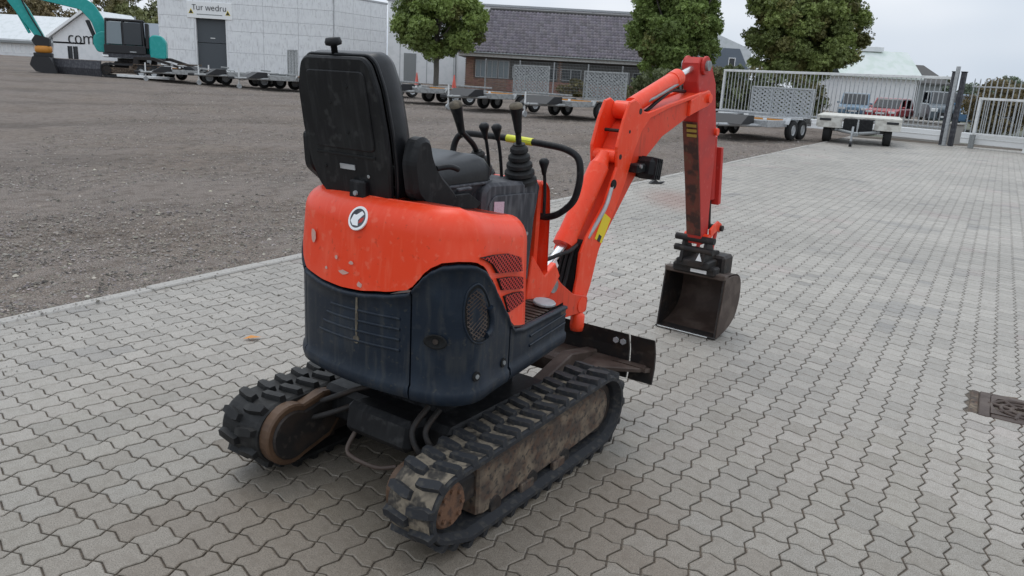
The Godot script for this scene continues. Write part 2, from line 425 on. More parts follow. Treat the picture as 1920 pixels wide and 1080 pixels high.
func ground() -> void:
	var s := new_st()
	# one wide sheet to the horizon, a little below everything
	var rings := [0.0, 30.0, 60.0, 120.0, 250.0, 500.0, 900.0]
	var rows := []
	for r in rings:
		var row := []
		for k in 48:
			var a := TAU * k / 48
			var x: float = r * cos(a); var z: float = r * sin(a) - 20.0
			row.append(Vector3(x, gy(x, z) - (0.06 if r < 20.0 else 0.25), z))
		rows.append(row)
	grid(s, rows, true, true)
	struct(put("ground", fin(s), M.soil), "brown and green ground reaching out to the horizon")
	# gravel sheet: fine near the paving, coarser far off
	var n1 := FastNoiseLite.new(); n1.seed = 5; n1.frequency = 0.5; n1.fractal_octaves = 4
	var n2 := FastNoiseLite.new(); n2.seed = 6; n2.frequency = 4.0; n2.fractal_octaves = 3
	var ss := []; var v := 0.0
	while v < 78.0:
		ss.append(v); v += 0.06 + v * 0.022
	var ps := []; v = -2.0
	while v < 105.0:
		ps.append(v); v += 0.09 + maxf(v, 0.0) * 0.013
	rows = []
	s = new_st(); s.set_smooth_group(1)
	var pos := []; var col := []
	for a in ss:
		var rp := []; var rc := []
		for p in ps:
			var w := pq(p, EDGE_Q - a)
			var h := n1.get_noise_2d(w.x, w.z); var f := n2.get_noise_2d(w.x, w.z)
			# shallow wheel ruts sweeping across the yard
			var rut := sin(a * 1.9 + 0.35 * p + 1.6 * n1.get_noise_2d(w.x * 0.25, w.z * 0.25)) * 0.008
			var y := gy(w.x, w.z) - 0.03 + (h * 0.035 + f * 0.014 + rut) * clampf(0.35 + a * 0.8, 0.3, 1.0)
			rp.append(Vector3(w.x, minf(y, gy(w.x, w.z) + 0.02), w.z))
			var trk := smoothstep(0.55, 0.95, sin(a * 1.15 + 0.22 * p + 1.3 * n1.get_noise_2d(w.x * 0.2, w.z * 0.2))) * smoothstep(0.8, 2.0, a)
			var k := (1.0 + 0.28 * h + 0.22 * f) * (1.0 - 0.22 * trk)
			var br := clampf(0.5 + 1.5 * n1.get_noise_2d(w.x * 0.4 + 40.0, w.z * 0.4), 0.0, 1.0)
			rc.append(Color(k, k * lerpf(1.0, 0.965, br), k * lerpf(1.0, 0.92, br)))
		pos.append(rp); col.append(rc)
	for i in ss.size() - 1:
		for j in ps.size() - 1:
			for c in [[0, 0], [1, 1], [0, 1], [0, 0], [1, 0], [1, 1]]:
				s.set_color(col[i + c[0]][j + c[1]]); s.add_vertex(pos[i + c[0]][j + c[1]])
	struct(put("gravel_yard", fin(s), M.gravel), "brown grey gravel yard left of the block paving")
	# loose stones on it
	var mm := MultiMesh.new(); mm.transform_format = MultiMesh.TRANSFORM_3D; mm.use_colors = true
	var st := new_st()
	var base := [Vector3(1, 0, 0), Vector3(0.2, 0.1, 0.9), Vector3(-0.8, 0, 0.5), Vector3(-0.7, 0.1, -0.6), Vector3(0.35, 0, -0.9)]
	for i in 5:
		face(st, [base[i], base[(i + 1) % 5], Vector3(0.1, 0.7, -0.05)], Vector3.ZERO)
	mm.mesh = fin(st)
	var xf := []; var cs := []
	for i in 75000:
		var p := rng.randf_range(-0.5, 1.0); var a: float
		p = 1.2 + 26.0 * pow(rng.randf(), 1.7); a = (0.6 + p * 1.15) * pow(rng.randf(), 1.3) + 0.02
		if i % 40 == 0: a = -0.9 * pow(rng.randf(), 3.0)
		var w := pq(p, EDGE_Q - a)
		if absf(w.x) > 0.85 * absf(w.z) + 2.0: continue
		var sc := rng.randf_range(0.004, 0.011) * (1.0 + 0.035 * p)
		if rng.randf() < 0.06: sc *= 2.0
		if a < 0.0: sc *= 0.6
		w.y = (0.012 if a > -0.1 else 0.0) if a < 0.0 else gy(w.x, w.z) - 0.026 + n1.get_noise_2d(w.x, w.z) * 0.03 * clampf(0.35 + a * 0.8, 0.3, 1.0)
		xf.append(Transform3D(Basis(Vector3.UP, rng.randf() * TAU).scaled(Vector3(sc, sc * rng.randf_range(0.5, 1.1), sc * rng.randf_range(0.7, 1.2))), w))
		var g := rng.randf_range(0.07, 0.33); if rng.randf() < 0.03: g = 0.5
		cs.append(Color(g, g * rng.randf_range(0.84, 0.94), g * rng.randf_range(0.70, 0.86)))
	mm.instance_count = xf.size()
	for i in xf.size():
		mm.set_instance_transform(i, xf[i]); mm.set_instance_color(i, cs[i])
	var mi := MultiMeshInstance3D.new(); mi.name = "loose_gravel"; mi.multimesh = mm; mi.material_override = M.stone
	add_child(mi); mi.set_meta("kind", "stuff"); tag(mi, "loose small stones strewn over the gravel yard", "gravel")

var drain_rect := Rect2(4.12, 0.16, 0.36, 0.36)   # p, q of the corner nearest the machine; size along p, q

func paver_mesh(col: Color) -> ArrayMesh:
	# wavy block: every joint is one S, the same on opposite sides so that blocks lock together
	var S := 0.1125; var a := 0.0105
	var ring := []
	for side in 4:
		for k in 4:
			var t := k / 4.0; var d := a * sin(TAU * t)
			match side:
				0: ring.append(Vector2(t * S, -d))              # along q at the near edge (x = q, y = -p)
				1: ring.append(Vector2(S + d * -1.0, -t * S))
				2: ring.append(Vector2((1.0 - t) * S, -S - a * sin(TAU * (1.0 - t))))
				3: ring.append(Vector2(-a * sin(TAU * (1.0 - t)), -(1.0 - t) * S))
	var poly := PackedVector2Array()
	for v in ring: poly.append(v - Vector2(S, -S) * 0.5)
	poly = ccw(poly)
	var g := inset(poly, 0.0026); var q := inset(poly, 0.0056)
	var s := new_st(); s.set_color(col)
	var idx := Geometry2D.triangulate_polygon(q)
	for i in range(0, idx.size(), 3):
		var t := [q[idx[i]], q[idx[i + 1]], q[idx[i + 2]]]
		face(s, [Vector3(t[0].x, 0, t[0].y), Vector3(t[1].x, 0, t[1].y), Vector3(t[2].x, 0, t[2].y)], Vector3(t[0].x, -1, t[0].y))
	for i in poly.size():
		var j := (i + 1) % poly.size()
		face(s, [Vector3(q[i].x, 0, q[i].y), Vector3(q[j].x, 0, q[j].y), Vector3(g[j].x, -0.0022, g[j].y), Vector3(g[i].x, -0.0022, g[i].y)], Vector3(0, -0.05, 0))
		face(s, [Vector3(g[i].x, -0.0022, g[i].y), Vector3(g[j].x, -0.0022, g[j].y), Vector3(g[j].x, -0.011, g[j].y), Vector3(g[i].x, -0.011, g[i].y)], Vector3(0, -0.005, 0))
	return fin(s)

func tone(n: FastNoiseLite, p: float, q: float) -> Color:
	var w := pq(p, q)
	var k := 0.438 * (1.0 + rng.randf_range(-0.11, 0.11))
	var big := n.get_noise_2d(w.x * 0.6, w.z * 0.6)
	k *= 1.0 + 0.20 * big
	var c := Color(k * 1.0, k * 0.942, k * 0.86)
	# old stains with their own shapes: rusty patches, oily ones, mud brought in by tracks plus painted shade under the machine
	var red := smoothstep(0.30, 0.55, n.get_noise_2d(w.x * 1.3 + 70.0, w.z * 1.3))
	c = c.lerp(Color(k * 1.06, k * 0.90, k * 0.85), red * 0.6)
	var oil := smoothstep(0.36, 0.52, n.get_noise_2d(w.x * 1.6 - 50.0, w.z * 1.6 + 9.0))
	c = c.lerp(Color(0.24, 0.235, 0.235), oil * 0.45)
	if rng.randf() < 0.008: c = c.lerp(Color(0.22, 0.21, 0.20), 0.6)
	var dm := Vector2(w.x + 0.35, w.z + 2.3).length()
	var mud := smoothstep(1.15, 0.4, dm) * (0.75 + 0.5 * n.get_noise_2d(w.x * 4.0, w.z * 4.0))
	c = c.lerp(Color(0.17, 0.14, 0.105), clampf(mud, 0, 1) * 0.85)  # mud tone made darker to deepen the shadow beneath the machine
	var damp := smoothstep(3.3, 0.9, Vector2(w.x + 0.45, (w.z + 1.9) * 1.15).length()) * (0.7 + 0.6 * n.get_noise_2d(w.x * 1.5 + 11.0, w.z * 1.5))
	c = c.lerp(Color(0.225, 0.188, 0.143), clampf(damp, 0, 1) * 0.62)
	var spill := smoothstep(0.5, 0.1, Vector2((w.x - 2.0) * 0.8, (w.z + 10.0) * 0.35).length())
	c = c.lerp(Color(0.36, 0.22, 0.18), spill * 0.7)
	return c

func paving() -> void:
	var root := Node3D.new(); root.name = "paving"
	root.transform = Transform3D(Basis(Vector3.UP, -deg_to_rad(PITCH_AZ)), Vector3.ZERO)
	add_child(root); struct(root, "grey wavy concrete block paving with dark joints")
	# in here: x = q, z = -p
	var s := new_st()
	quad(s, Vector3(EDGE_Q - 0.02, -0.0085, 2.0), Vector3(9, -0.0085, 2.0), Vector3(9, -0.0085, -31.5), Vector3(EDGE_Q - 0.02, -0.0085, -31.5))
	put("joint_sand", fin(s), M.joint, root)
	var n := FastNoiseLite.new(); n.seed = 17; n.frequency = 0.55; n.fractal_octaves = 4
	var S := 0.1125
	var cells := []
	for i in range(-6, 282):
		var p := 2.895 - 25.0 * S + i * S
		for j in range(-37, 42):
			var q := -0.343 + j * S
			if q < EDGE_Q - 0.05: continue
			var w := pq(p + S * 0.5, q + S * 0.5)
			if w.z > 0.3 or absf(w.x) > 0.80 * -w.z + 1.6: continue
			if drain_rect.grow(0.02).has_point(Vector2(p + S * 0.5, q + S * 0.5)): continue
			if p > 29.6: continue
			cells.append([w.distance_to(Vector3(0, 1.43, 0)) + (100.0 if not in_frame(w) or under(w) else 0.0), p, q])
	cells.sort_custom(func(a, b): return a[0] < b[0])
	var variants := []
	for c in 14: variants.append(null)
	var far := []
	for k in cells.size():
		var c = cells[k]
		var t := Transform3D(Basis.from_euler(Vector3(rng.randfn(0, 0.007), rng.randfn(0, 0.008), rng.randfn(0, 0.007))).scaled(Vector3(rng.randf_range(0.98, 1.005), 1, rng.randf_range(0.98, 1.005))), Vector3(c[2] + S * 0.5, rng.randf_range(-0.0028, -0.0004), -(c[1] + S * 0.5)))
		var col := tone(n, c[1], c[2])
		if k < 300:
			# a few shared meshes of slightly different tone
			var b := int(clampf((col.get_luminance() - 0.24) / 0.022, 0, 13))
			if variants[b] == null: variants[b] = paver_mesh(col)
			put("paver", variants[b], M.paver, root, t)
		else:
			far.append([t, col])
	var mm := MultiMesh.new(); mm.transform_format = MultiMesh.TRANSFORM_3D; mm.use_colors = true
	mm.mesh = paver_mesh(Color(1, 1, 1)); mm.instance_count = far.size()
	for k in far.size():
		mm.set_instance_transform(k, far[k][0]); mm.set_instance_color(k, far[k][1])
	var mi := MultiMeshInstance3D.new(); mi.name = "pavers"; mi.multimesh = mm; mi.material_override = M.paver
	root.add_child(mi); mi.set_meta("kind", "stuff")
	# pale edging stones along the gravel
	for i in 34:
		var p := 0.2 + i * 0.9
		var sh := box(EDGE_Q - 0.045 + rng.randf_range(-0.006, 0.006), -0.1, -p - 0.895, EDGE_Q + 0.045, 0.011 + rng.randf_range(-0.004, 0.004), -p, 0.008)
		put("edging_stone", sh, M.kerb, root)

func in_frame(w: Vector3) -> bool:
	var l := cam.transform.affine_inverse() * w
	if l.z > -0.1: return false
	var t := tan(deg_to_rad(cam.fov * 0.5))
	return absf(l.y / l.z) < t and absf(l.x / l.z) < t * 1.7778

func under(w: Vector3) -> bool:
	var l := machine_at().affine_inverse() * w
	return absf(l.x) < 0.58 and absf(l.z) < 0.47

func machine_at() -> Transform3D:
	return Transform3D(Basis(Vector3.UP, deg_to_rad(90.0 - 34.3)), Vector3(-0.257, 0.002, -2.758))

# ---------------------------------------------------------------- the orange excavator; x forward, y up, z to its right
func hull_path(circles: Array, step: float) -> Array:
	# belt round circles [centre, radius] listed clockwise seen from +z (x right, y up); evenly spaced points with outward normals
	var raw := []
	var n := circles.size()
	var tang := []
	for i in n:
		var c0: Vector2 = circles[i][0]; var r0: float = circles[i][1]; var c1: Vector2 = circles[(i + 1) % n][0]; var r1: float = circles[(i + 1) % n][1]
		var d := c1 - c0; var L := d.length(); var base := d.angle()
		var off := acos(clampf((r0 - r1) / L, -1, 1))
		tang.append(base + off)          # direction of the normal of the tangent on the left side when going clockwise
	for i in n:
		var c0: Vector2 = circles[i][0]; var r0: float = circles[i][1]
		var a0: float = tang[(i - 1 + n) % n]; var a1: float = tang[i]
		while a1 > a0: a1 -= TAU
		while a1 < a0 - TAU: a1 += TAU
		for k in 25:
			var a := lerpf(a0, a1, k / 24.0)
			raw.append([c0 + Vector2(cos(a), sin(a)) * r0, Vector2(cos(a), sin(a))])
	var total := 0.0
	for i in raw.size(): total += raw[i][0].distance_to(raw[(i + 1) % raw.size()][0])
	var count := int(round(total / step)); var st := total / count
	var out := []; var acc := 0.0; var want := 0.0
	for i in raw.size():
		var A = raw[i]; var B = raw[(i + 1) % raw.size()]; var L: float = A[0].distance_to(B[0])
		while want < acc + L and out.size() < count and L > 0:
			var t := (want - acc) / L
			out.append([A[0].lerp(B[0], t), A[1].lerp(B[1], t).normalized()])
			want += st
		acc += L
	return out

const REAR_C := Vector2(-0.487, 0.166)
const FRONT_C := Vector2(0.452, 0.166)

func track(root: Node3D, zc: float, dusty: bool, right: bool) -> void:
	var W := 0.18 if right else 0.195
	# outer surface of the carcass, lugs stand 20 mm proud of it
	var circ := [[REAR_C, 0.108], [FRONT_C, 0.143], [Vector2(0.40, 0.053), 0.033], [Vector2(-0.40, 0.053), 0.033]]
	var path := hull_path(circ, 0.0192)
	var n := path.size()
	var s := new_st()
	var zh := W * 0.5
	var sec := [[-zh, 0.0], [-zh + 0.012, 0.006], [zh - 0.012, 0.006], [zh, 0.0], [zh, -0.014], [zh - 0.03, -0.026], [-zh + 0.03, -0.026], [-zh, -0.014]]
	var rows := []
	for i in n:
		var row := []
		for k in sec:
			var p: Vector2 = path[i][0] + path[i][1] * k[1]
			row.append(Vector3(p.x, p.y, zc + k[0]))
		rows.append(row)
	rows.append(rows[0])
	s.set_smooth_group(-1)
	for i in n:
		for k in sec.size():
			var k2 := (k + 1) % sec.size()
			var a: Vector3 = rows[i][k]; var b: Vector3 = rows[i][k2]; var c: Vector3 = rows[i + 1][k2]; var d: Vector3 = rows[i + 1][k]
			var mid := (path[i][0] as Vector2) - (path[i][1] as Vector2) * 0.011
			face(s, [a, b, c, d], Vector3(mid.x, mid.y, zc))
	var belt := put("rubber_track", fin(s), M.rubber_worn if dusty else M.rubber, root)
	if dusty:
		# dried mud packed between the lugs on the rear part
		var ms := new_st(); var mr := []
		for i in n + 1:
			var pp = path[i % n]; var row := []
			for z in [-zh + 0.008, -0.03, 0.03, zh - 0.008]:
				var p2: Vector2 = pp[0] + pp[1] * 0.0085; row.append(Vector3(p2.x, p2.y, zc + z))
			mr.append(row)
		ms.set_smooth_group(1)
		for i in n:
			if mr[i][0].x > 0.22 + 0.1 * sin(i * 1.7): continue
			for k in 3:
				face(ms, [mr[i][k], mr[i][k + 1], mr[i + 1][k + 1], mr[i + 1][k]], Vector3(path[i][0].x - path[i][1].x * 0.05, path[i][0].y - path[i][1].y * 0.05, zc))
		put("dried_mud", fin(ms), M.mud, belt)
	# lugs: two staggered rows of slanted blocks
	var pitch := 4
	var ls := new_st()
	var lug_p := PackedVector2Array([Vector2(-0.021, -0.046), Vector2(0.011, -0.046), Vector2(0.026, 0.026), Vector2(0.020, 0.048), Vector2(-0.009, 0.046), Vector2(-0.023, -0.016)])
	var kinds := []
	for flip in [1.0, -1.0]:
		ls = new_st()
		var q := PackedVector2Array()
		for v in lug_p: q.append(Vector2(v.x, v.y * flip))
		var top := inset(ccw(q), 0.005); var bot := ccw(q)
		var tt := []
		for v in top: tt.append(Vector3(v.x, 0.021, v.y))
		face(ls, tt, Vector3.ZERO)
		for i in bot.size():
			var j := (i + 1) % bot.size()
			face(ls, [Vector3(bot[i].x, -0.004, bot[i].y), Vector3(bot[j].x, -0.004, bot[j].y), Vector3(top[j].x, 0.021, top[j].y), Vector3(top[i].x, 0.021, top[i].y)], Vector3(0, 0.008, 0))
		kinds.append(fin(ls))
	for i in n:
		if i % pitch == 0 or i % pitch == 2:
			var side := 0 if i % pitch == 0 else 1
			var nn: Vector2 = path[i][1]; var p: Vector2 = path[i][0] + nn * 0.003
			var up := Vector3(nn.x, nn.y, 0); var fw := Vector3(nn.y, -nn.x, 0)
			var t := Transform3D(Basis(fw, up, Vector3(0, 0, 1)), Vector3(p.x, p.y, zc + (0.044 if side == 0 else -0.044)))
			put("lug", kinds[side], M.rubber_worn if dusty else M.rubber, belt, t)
	# frame between the runs, rollers, sprocket, idler
	var fs := new_st()
	var zo := 0.055 if right else -0.055
	ext(fs, [Vector2(-0.335, 0.062), Vector2(-0.30, 0.05), Vector2(0.30, 0.072)] + arc(Vector2(0.44, 0.168), 0.088, -75, 75, 8) + [Vector2(-0.25, 0.232), Vector2(-0.335, 0.225)], 0.11, zed(zc), 0.008)
	var fr := put("track_frame", fin(fs), M.rust if dusty else M.dark_steel, root)
	fs = new_st()
	addbox(fs, -0.46, 0.12, zc - 0.04, -0.30, 0.21, zc + 0.04, 0.008)
	put("sprocket_bracket", fin(fs), M.dark_steel, fr)
	for x in [-0.24, -0.02, 0.2]:
		fs = new_st()
		lathe(fs, [Vector2(0, -0.062), Vector2(0.030, -0.062), Vector2(0.034, -0.05), Vector2(0.034, 0.05), Vector2(0.030, 0.062), Vector2(0, 0.062)], Transform3D(Basis(Vector3.RIGHT, PI / 2), Vector3(x, 0.062, zc)), 14, false)
		put("roller", fin(fs), M.dark_steel, fr)
	for x in [-0.05, 0.16]:
		fs = new_st()
		addbox(fs, x - 0.05, 0.04, zc + signf(zo) * 0.05, x + 0.03, 0.075, zc + signf(zo) * 0.068, 0.004)
		put("roller_guard", fin(fs), M.rust, fr)
	fs = new_st()
	var teeth := []
	for k in 18:
		var r := 0.098 if k % 2 == 0 else 0.078
		for da in [-0.09, 0.09]: teeth.append(Vector2(cos(TAU * k / 18.0 + da), sin(TAU * k / 18.0 + da)) * r)
	ext(fs, teeth, 0.03, Transform3D(Basis(), Vector3(REAR_C.x, REAR_C.y, zc)), 0.0)
	var spr := put("sprocket", fin(fs), M.rust, root)
	fs = new_st()
	var out := 1.0 if right else -1.0
	lathe(fs, [Vector2(0, -0.03), Vector2(0.074, -0.03), Vector2(0.074, 0.02), Vector2(0.066, 0.030), Vector2(0.0, 0.032)], Transform3D(Basis(Vector3.RIGHT, PI / 2 * out), Vector3(REAR_C.x - 0.01, REAR_C.y + 0.012, zc + out * 0.045)), 24, false)
	var cap := put("hub_cap", fin(fs), M.hub_rust, spr)
	for k in 8:
		var a := TAU * k / 8
		put("bolt", rod(Vector3(0, 0, 0), Vector3(0, 0, out * 0.010), 0.007, 6), M.hub_rust, spr, at(REAR_C.x - 0.01 + cos(a) * 0.05, REAR_C.y + 0.012 + sin(a) * 0.05, zc + out * 0.074))
	fs = new_st()
	lathe(fs, [Vector2(0, -0.045), Vector2(0.10, -0.045), Vector2(0.115, -0.02), Vector2(0.115, 0.02), Vector2(0.10, 0.045), Vector2(0, 0.045)], Transform3D(Basis(Vector3.RIGHT, PI / 2), Vector3(FRONT_C.x + 0.012, FRONT_C.y, zc)), 28, false)
	put("idler", fin(fs), M.dark_steel, root)
	# drive motor guard on the inner side: a drop-shaped plate with a raised rim
	var zi := zc - out * 0.115
	var drop := arc(Vector2(REAR_C.x + 0.012, REAR_C.y), 0.082 if right else 0.112, 62, 298, 20) + ([Vector2(-0.36, 0.11), Vector2(-0.28, 0.20), Vector2(-0.36, 0.24)] if right else [Vector2(-0.30, 0.10), Vector2(-0.21, 0.20), Vector2(-0.19, 0.265), Vector2(-0.33, 0.285)])
	fs = new_st(); ext(fs, drop, 0.05, zed(zi), 0.006)
	var gd := put("drive_guard", fin(fs), M.bronze, root)
	fs = new_st(); ext(fs, inset(ccw(drop), 0.022), 0.016, zed(zi - out * 0.026), 0.006)
	put("guard_cover", fin(fs), M.dark_steel, gd)

var outline := [Vector2(.37,.318),Vector2(.2,.342),Vector2(.0,.37),Vector2(-.2,.396),Vector2(-.30,.412),Vector2(-.36,.40),Vector2(-.405,.355),Vector2(-.43,.29),Vector2(-.442,.22),Vector2(-.455,.12),Vector2(-.46,.03),Vector2(-.455,-.06),Vector2(-.442,-.15),Vector2(-.42,-.24),Vector2(-.385,-.30),Vector2(-.33,-.345),Vector2(-.25,-.36),Vector2(.0,-.33),Vector2(.37,-.28)]

func oat(u: float) -> Vector2:
	# point of the body's outline at index u, smoothed
	var i := clampi(int(floor(u)), 0, outline.size() - 2); var t := u - i
	return (outline[i] as Vector2).cubic_interpolate(outline[i + 1], outline[maxi(i - 1, 0)], outline[mini(i + 2, outline.size() - 1)], t)

func onrm(u: float) -> Vector2:
	var d := (oat(minf(u + 0.05, 18.0)) - oat(maxf(u - 0.05, 0.0))).normalized()
	return Vector2(-d.y, d.x) * (1.0 if true else 1.0)

func osurf(u: float, y: float, off: float) -> Vector3:
	var p := oat(u) + oout(u) * off
	return Vector3(p.x, y, p.y)

func oout(u: float) -> Vector2:
	var n := onrm(u); var p := oat(u)
	return n if n.dot(p - Vector2(-0.02, 0.03)) > 0 else -n

var by := [[0.0, .60], [2.0, .612], [2.35, .626], [2.5, .65], [2.66, .697], [3.0, .765], [3.4, .822], [4.12, .877], [4.6, .892], [5.0, .896], [5.5, .897], [6.2, .891], [6.67, .874], [7.0, .855], [7.32, .828], [7.65, .803], [7.9, .79], [8.75, .771], [9.81, .757], [10.75, .752], [11.8, .755], [13.0, .770], [13.6, .80], [14.2, .84], [15.0, .868], [16.0, .86], [16.5, .80], [17.0, .63], [18.0, .60]]
func split(u: float) -> float:
	for i in by.size() - 1:
		if u <= by[i + 1][0]:
			var t: float = (u - by[i][0]) / (by[i + 1][0] - by[i][0])
			return lerpf(by[i][1], by[i + 1][1], smoothstep(0, 1, t) * 0.4 + t * 0.6)
	return 0.6

func shell(u0: float, u1: float, off := 0.0, lower := 0.43, gap := 0.009) -> ArrayMesh:
	# navy cover from u0 to u1, bottom rolled in, top edge following the hood
	var s := new_st(); var rows := []
	var nu := int(ceil((u1 - u0) * 9.0))
	var prof := [[0.0, -0.05], [0.002, -0.016], [0.012, 0.003], [0.034, 0.009], [0.052, 0.007], [0.060, 0.0]]
	for j in prof.size() + 9:
		var row := []
		for i in nu + 1:
			var u := lerpf(u0, u1, float(i) / nu)
			var top := split(u) - gap
			var y: float; var o: float
			if j < prof.size():
				y = lower + prof[j][0]; o = prof[j][1]
			elif j < prof.size() + 6:
				var t := (j - prof.size() + 1) / 6.0
				y = lerpf(lower + 0.06, top - 0.016, t); o = 0.0
			elif j == prof.size() + 6: y = top - 0.012; o = 0.007
			elif j == prof.size() + 7: y = top - 0.002; o = 0.006
			else: y = top; o = -0.012
			row.append(osurf(u, y, o + off))
		rows.append(row)
	grid(s, rows, false, true)
	# returns at both ends give the sheet its thickness
	for i in [0, nu]:
		var u := u0 if i == 0 else u1
		for j in rows.size() - 1:
			var a: Vector3 = rows[j][i]; var b: Vector3 = rows[j + 1][i]
			s.set_smooth_group(-1)
			var ia := osurf(u, a.y, -0.02); var ib := osurf(u, b.y, -0.02)
			face(s, [a, b, ib, ia], osurf(lerpf(u, (u0 + u1) * 0.5, 0.1), a.y, 0))
	return fin(s)

func side_panel(poly: Array, thick: float, off := 0.0) -> ArrayMesh:
	# flat shape laid on the right flank; poly in (x, y)
	var s := new_st(); var q := ccw(poly); var idx := Geometry2D.triangulate_polygon(q)
	for i in range(0, idx.size(), 3):
		face(s, [flank(q[idx[i]], off + thick), flank(q[idx[i + 1]], off + thick), flank(q[idx[i + 2]], off + thick)], flank(q[idx[i]], -1.0))
	var mid := Vector2.ZERO
	for v in q: mid += v / q.size()
	for i in q.size():
		var j := (i + 1) % q.size()
		face(s, [flank(q[i], off - 0.004), flank(q[j], off - 0.004), flank(q[j], off + thick), flank(q[i], off + thick)], flank(mid, off))
	return fin(s)

func mini_excavator() -> void:
	var root := thing("mini_excavator", "small orange and navy excavator with black seat and rubber tracks on the paving", "excavator", machine_at())
	track(root, 0.3975, true, true)
	track(root, -0.405, false, false)
	undercarriage(root)
	house(root)
	seat(root)
	controls(root)
	digging_arm(root)

func undercarriage(root: Node3D) -> void:
	var s := new_st()
	addbox(s, -0.30, 0.17, -0.31, 0.30, 0.30, 0.31, 0.02)
	addbox(s, -0.22, 0.28, -0.20, 0.22, 0.37, 0.20, 0.02)
	var t := Transform3D(Basis(Vector3.BACK, -0.18), Vector3(-0.30, 0.25, 0.05))
	bx(s, t, Vector3(0.18, 0.11, 0.30), 0.02)
	put("centre_frame", fin(s), M.black, root)
	s = new_st(); lathe(s, [Vector2(0, 0.34), Vector2(0.24, 0.34), Vector2(0.25, 0.36), Vector2(0.25, 0.405), Vector2(0.23, 0.42), Vector2(0, 0.42)], Transform3D(), 32, false)
	put("slew_ring", fin(s), M.dark_steel, root)
	s = new_st(); addbox(s, -0.36, 0.40, -0.27, 0.36, 0.44, 0.27, 0.01)
	put("turntable", fin(s), M.dark_steel, root)
	# loops of pipe and hose at the rear
	put("tie_loop", pipe([Vector3(-0.36, 0.22, -0.06), Vector3(-0.42, 0.165, -0.05), Vector3(-0.435, 0.150, 0.0), Vector3(-0.43, 0.148, 0.10), Vector3(-0.40, 0.16, 0.16)], 0.008, 8), M.brown_steel, root)
	put("hose", pipe([Vector3(-0.20, 0.33, -0.08), Vector3(-0.27, 0.305, -0.16), Vector3(-0.33, 0.265, -0.24), Vector3(-0.36, 0.24, -0.29)], 0.011, 8), M.dark_steel, root)
	put("hose", pipe([Vector3(-0.18, 0.31, -0.06), Vector3(-0.27, 0.265, -0.13), Vector3(-0.36, 0.22, -0.22), Vector3(-0.40, 0.20, -0.28)], 0.011, 8), M.dark_steel, root)
	put("hose", pipe([Vector3(-0.30, 0.36, 0.21), Vector3(-0.37, 0.29, 0.20), Vector3(-0.37, 0.22, 0.245), Vector3(-0.30, 0.20, 0.29)], 0.010, 8), M.dark_steel, root)
	put("hose", pipe([Vector3(-0.28, 0.35, 0.24), Vector3(-0.345, 0.29, 0.235), Vector3(-0.34, 0.235, 0.275), Vector3(-0.28, 0.215, 0.30)], 0.010, 8), M.dark_steel, root)
	# blade: two arms, a plate with a folding wing at each end
	s = new_st()
	for z in [-0.19, 0.19]:
		ext(s, [Vector2(0.10, 0.20), Vector2(0.30, 0.215), Vector2(0.62, 0.30), Vector2(0.85, 0.26), Vector2(0.85, 0.17), Vector2(0.62, 0.20), Vector2(0.30, 0.15), Vector2(0.10, 0.14)], 0.06, zed(z), 0.006)
	addbox(s, 0.56, 0.215, -0.2, 0.64, 0.285, 0.2, 0.01)
	var blade := put("blade_arm", fin(s), M.brown_steel, root)
	s = new_st()
	var curve := [Vector2(0.835, 0.372), Vector2(0.845, 0.365), Vector2(0.866, 0.30), Vector2(0.870, 0.235), Vector2(0.856, 0.165), Vector2(0.846, 0.165), Vector2(0.857, 0.235), Vector2(0.853, 0.30)]
	ext(s, curve, 0.74, zed(0.0), 0.0)
	var bl := put("blade", fin(s), M.dark_steel, root)
	for sg in [-1.0, 1.0]:
		put("blade_wing", plate(curve, 0.115, zed(sg * 0.4375), 0.0), M.dark_steel, bl)
		put("wing_stay", plate([Vector2(0.80, 0.23), Vector2(0.86, 0.215), Vector2(0.86, 0.235), Vector2(0.80, 0.25)], 0.16, zed(sg * 0.40), 0.0), M.brown_steel, bl)
	# gusset shelf behind the plate, and bolts near the joint
	s = new_st()
	var gt := Transform3D(Basis(Vector3(1, 0, 0), Vector3(0, 0, 1), Vector3(0, -1, 0)), Vector3(0, 0.235, 0))
	ext(s, [Vector2(0.60, -0.20), Vector2(0.855, -0.46), Vector2(0.855, 0.46), Vector2(0.80, 0.46), Vector2(0.72, 0.34), Vector2(0.60, 0.20)], 0.02, gt, 0.004)
	put("gusset", fin(s), M.brown_steel, bl)
	for z in [0.31, 0.345]:
		put("bolt", rod(Vector3(0.835, 0.33, z), Vector3(0.855, 0.33, z), 0.014, 6), M.galv, bl)
	for z in [-0.31, -0.345]:
		put("bolt", rod(Vector3(0.835, 0.33, z), Vector3(0.855, 0.33, z), 0.014, 6), M.galv, bl)
	put("blade_cylinder", rod(Vector3(0.30, 0.30, 0.0), Vector3(0.60, 0.27, 0.0), 0.035, 14), M.dark_steel, root)

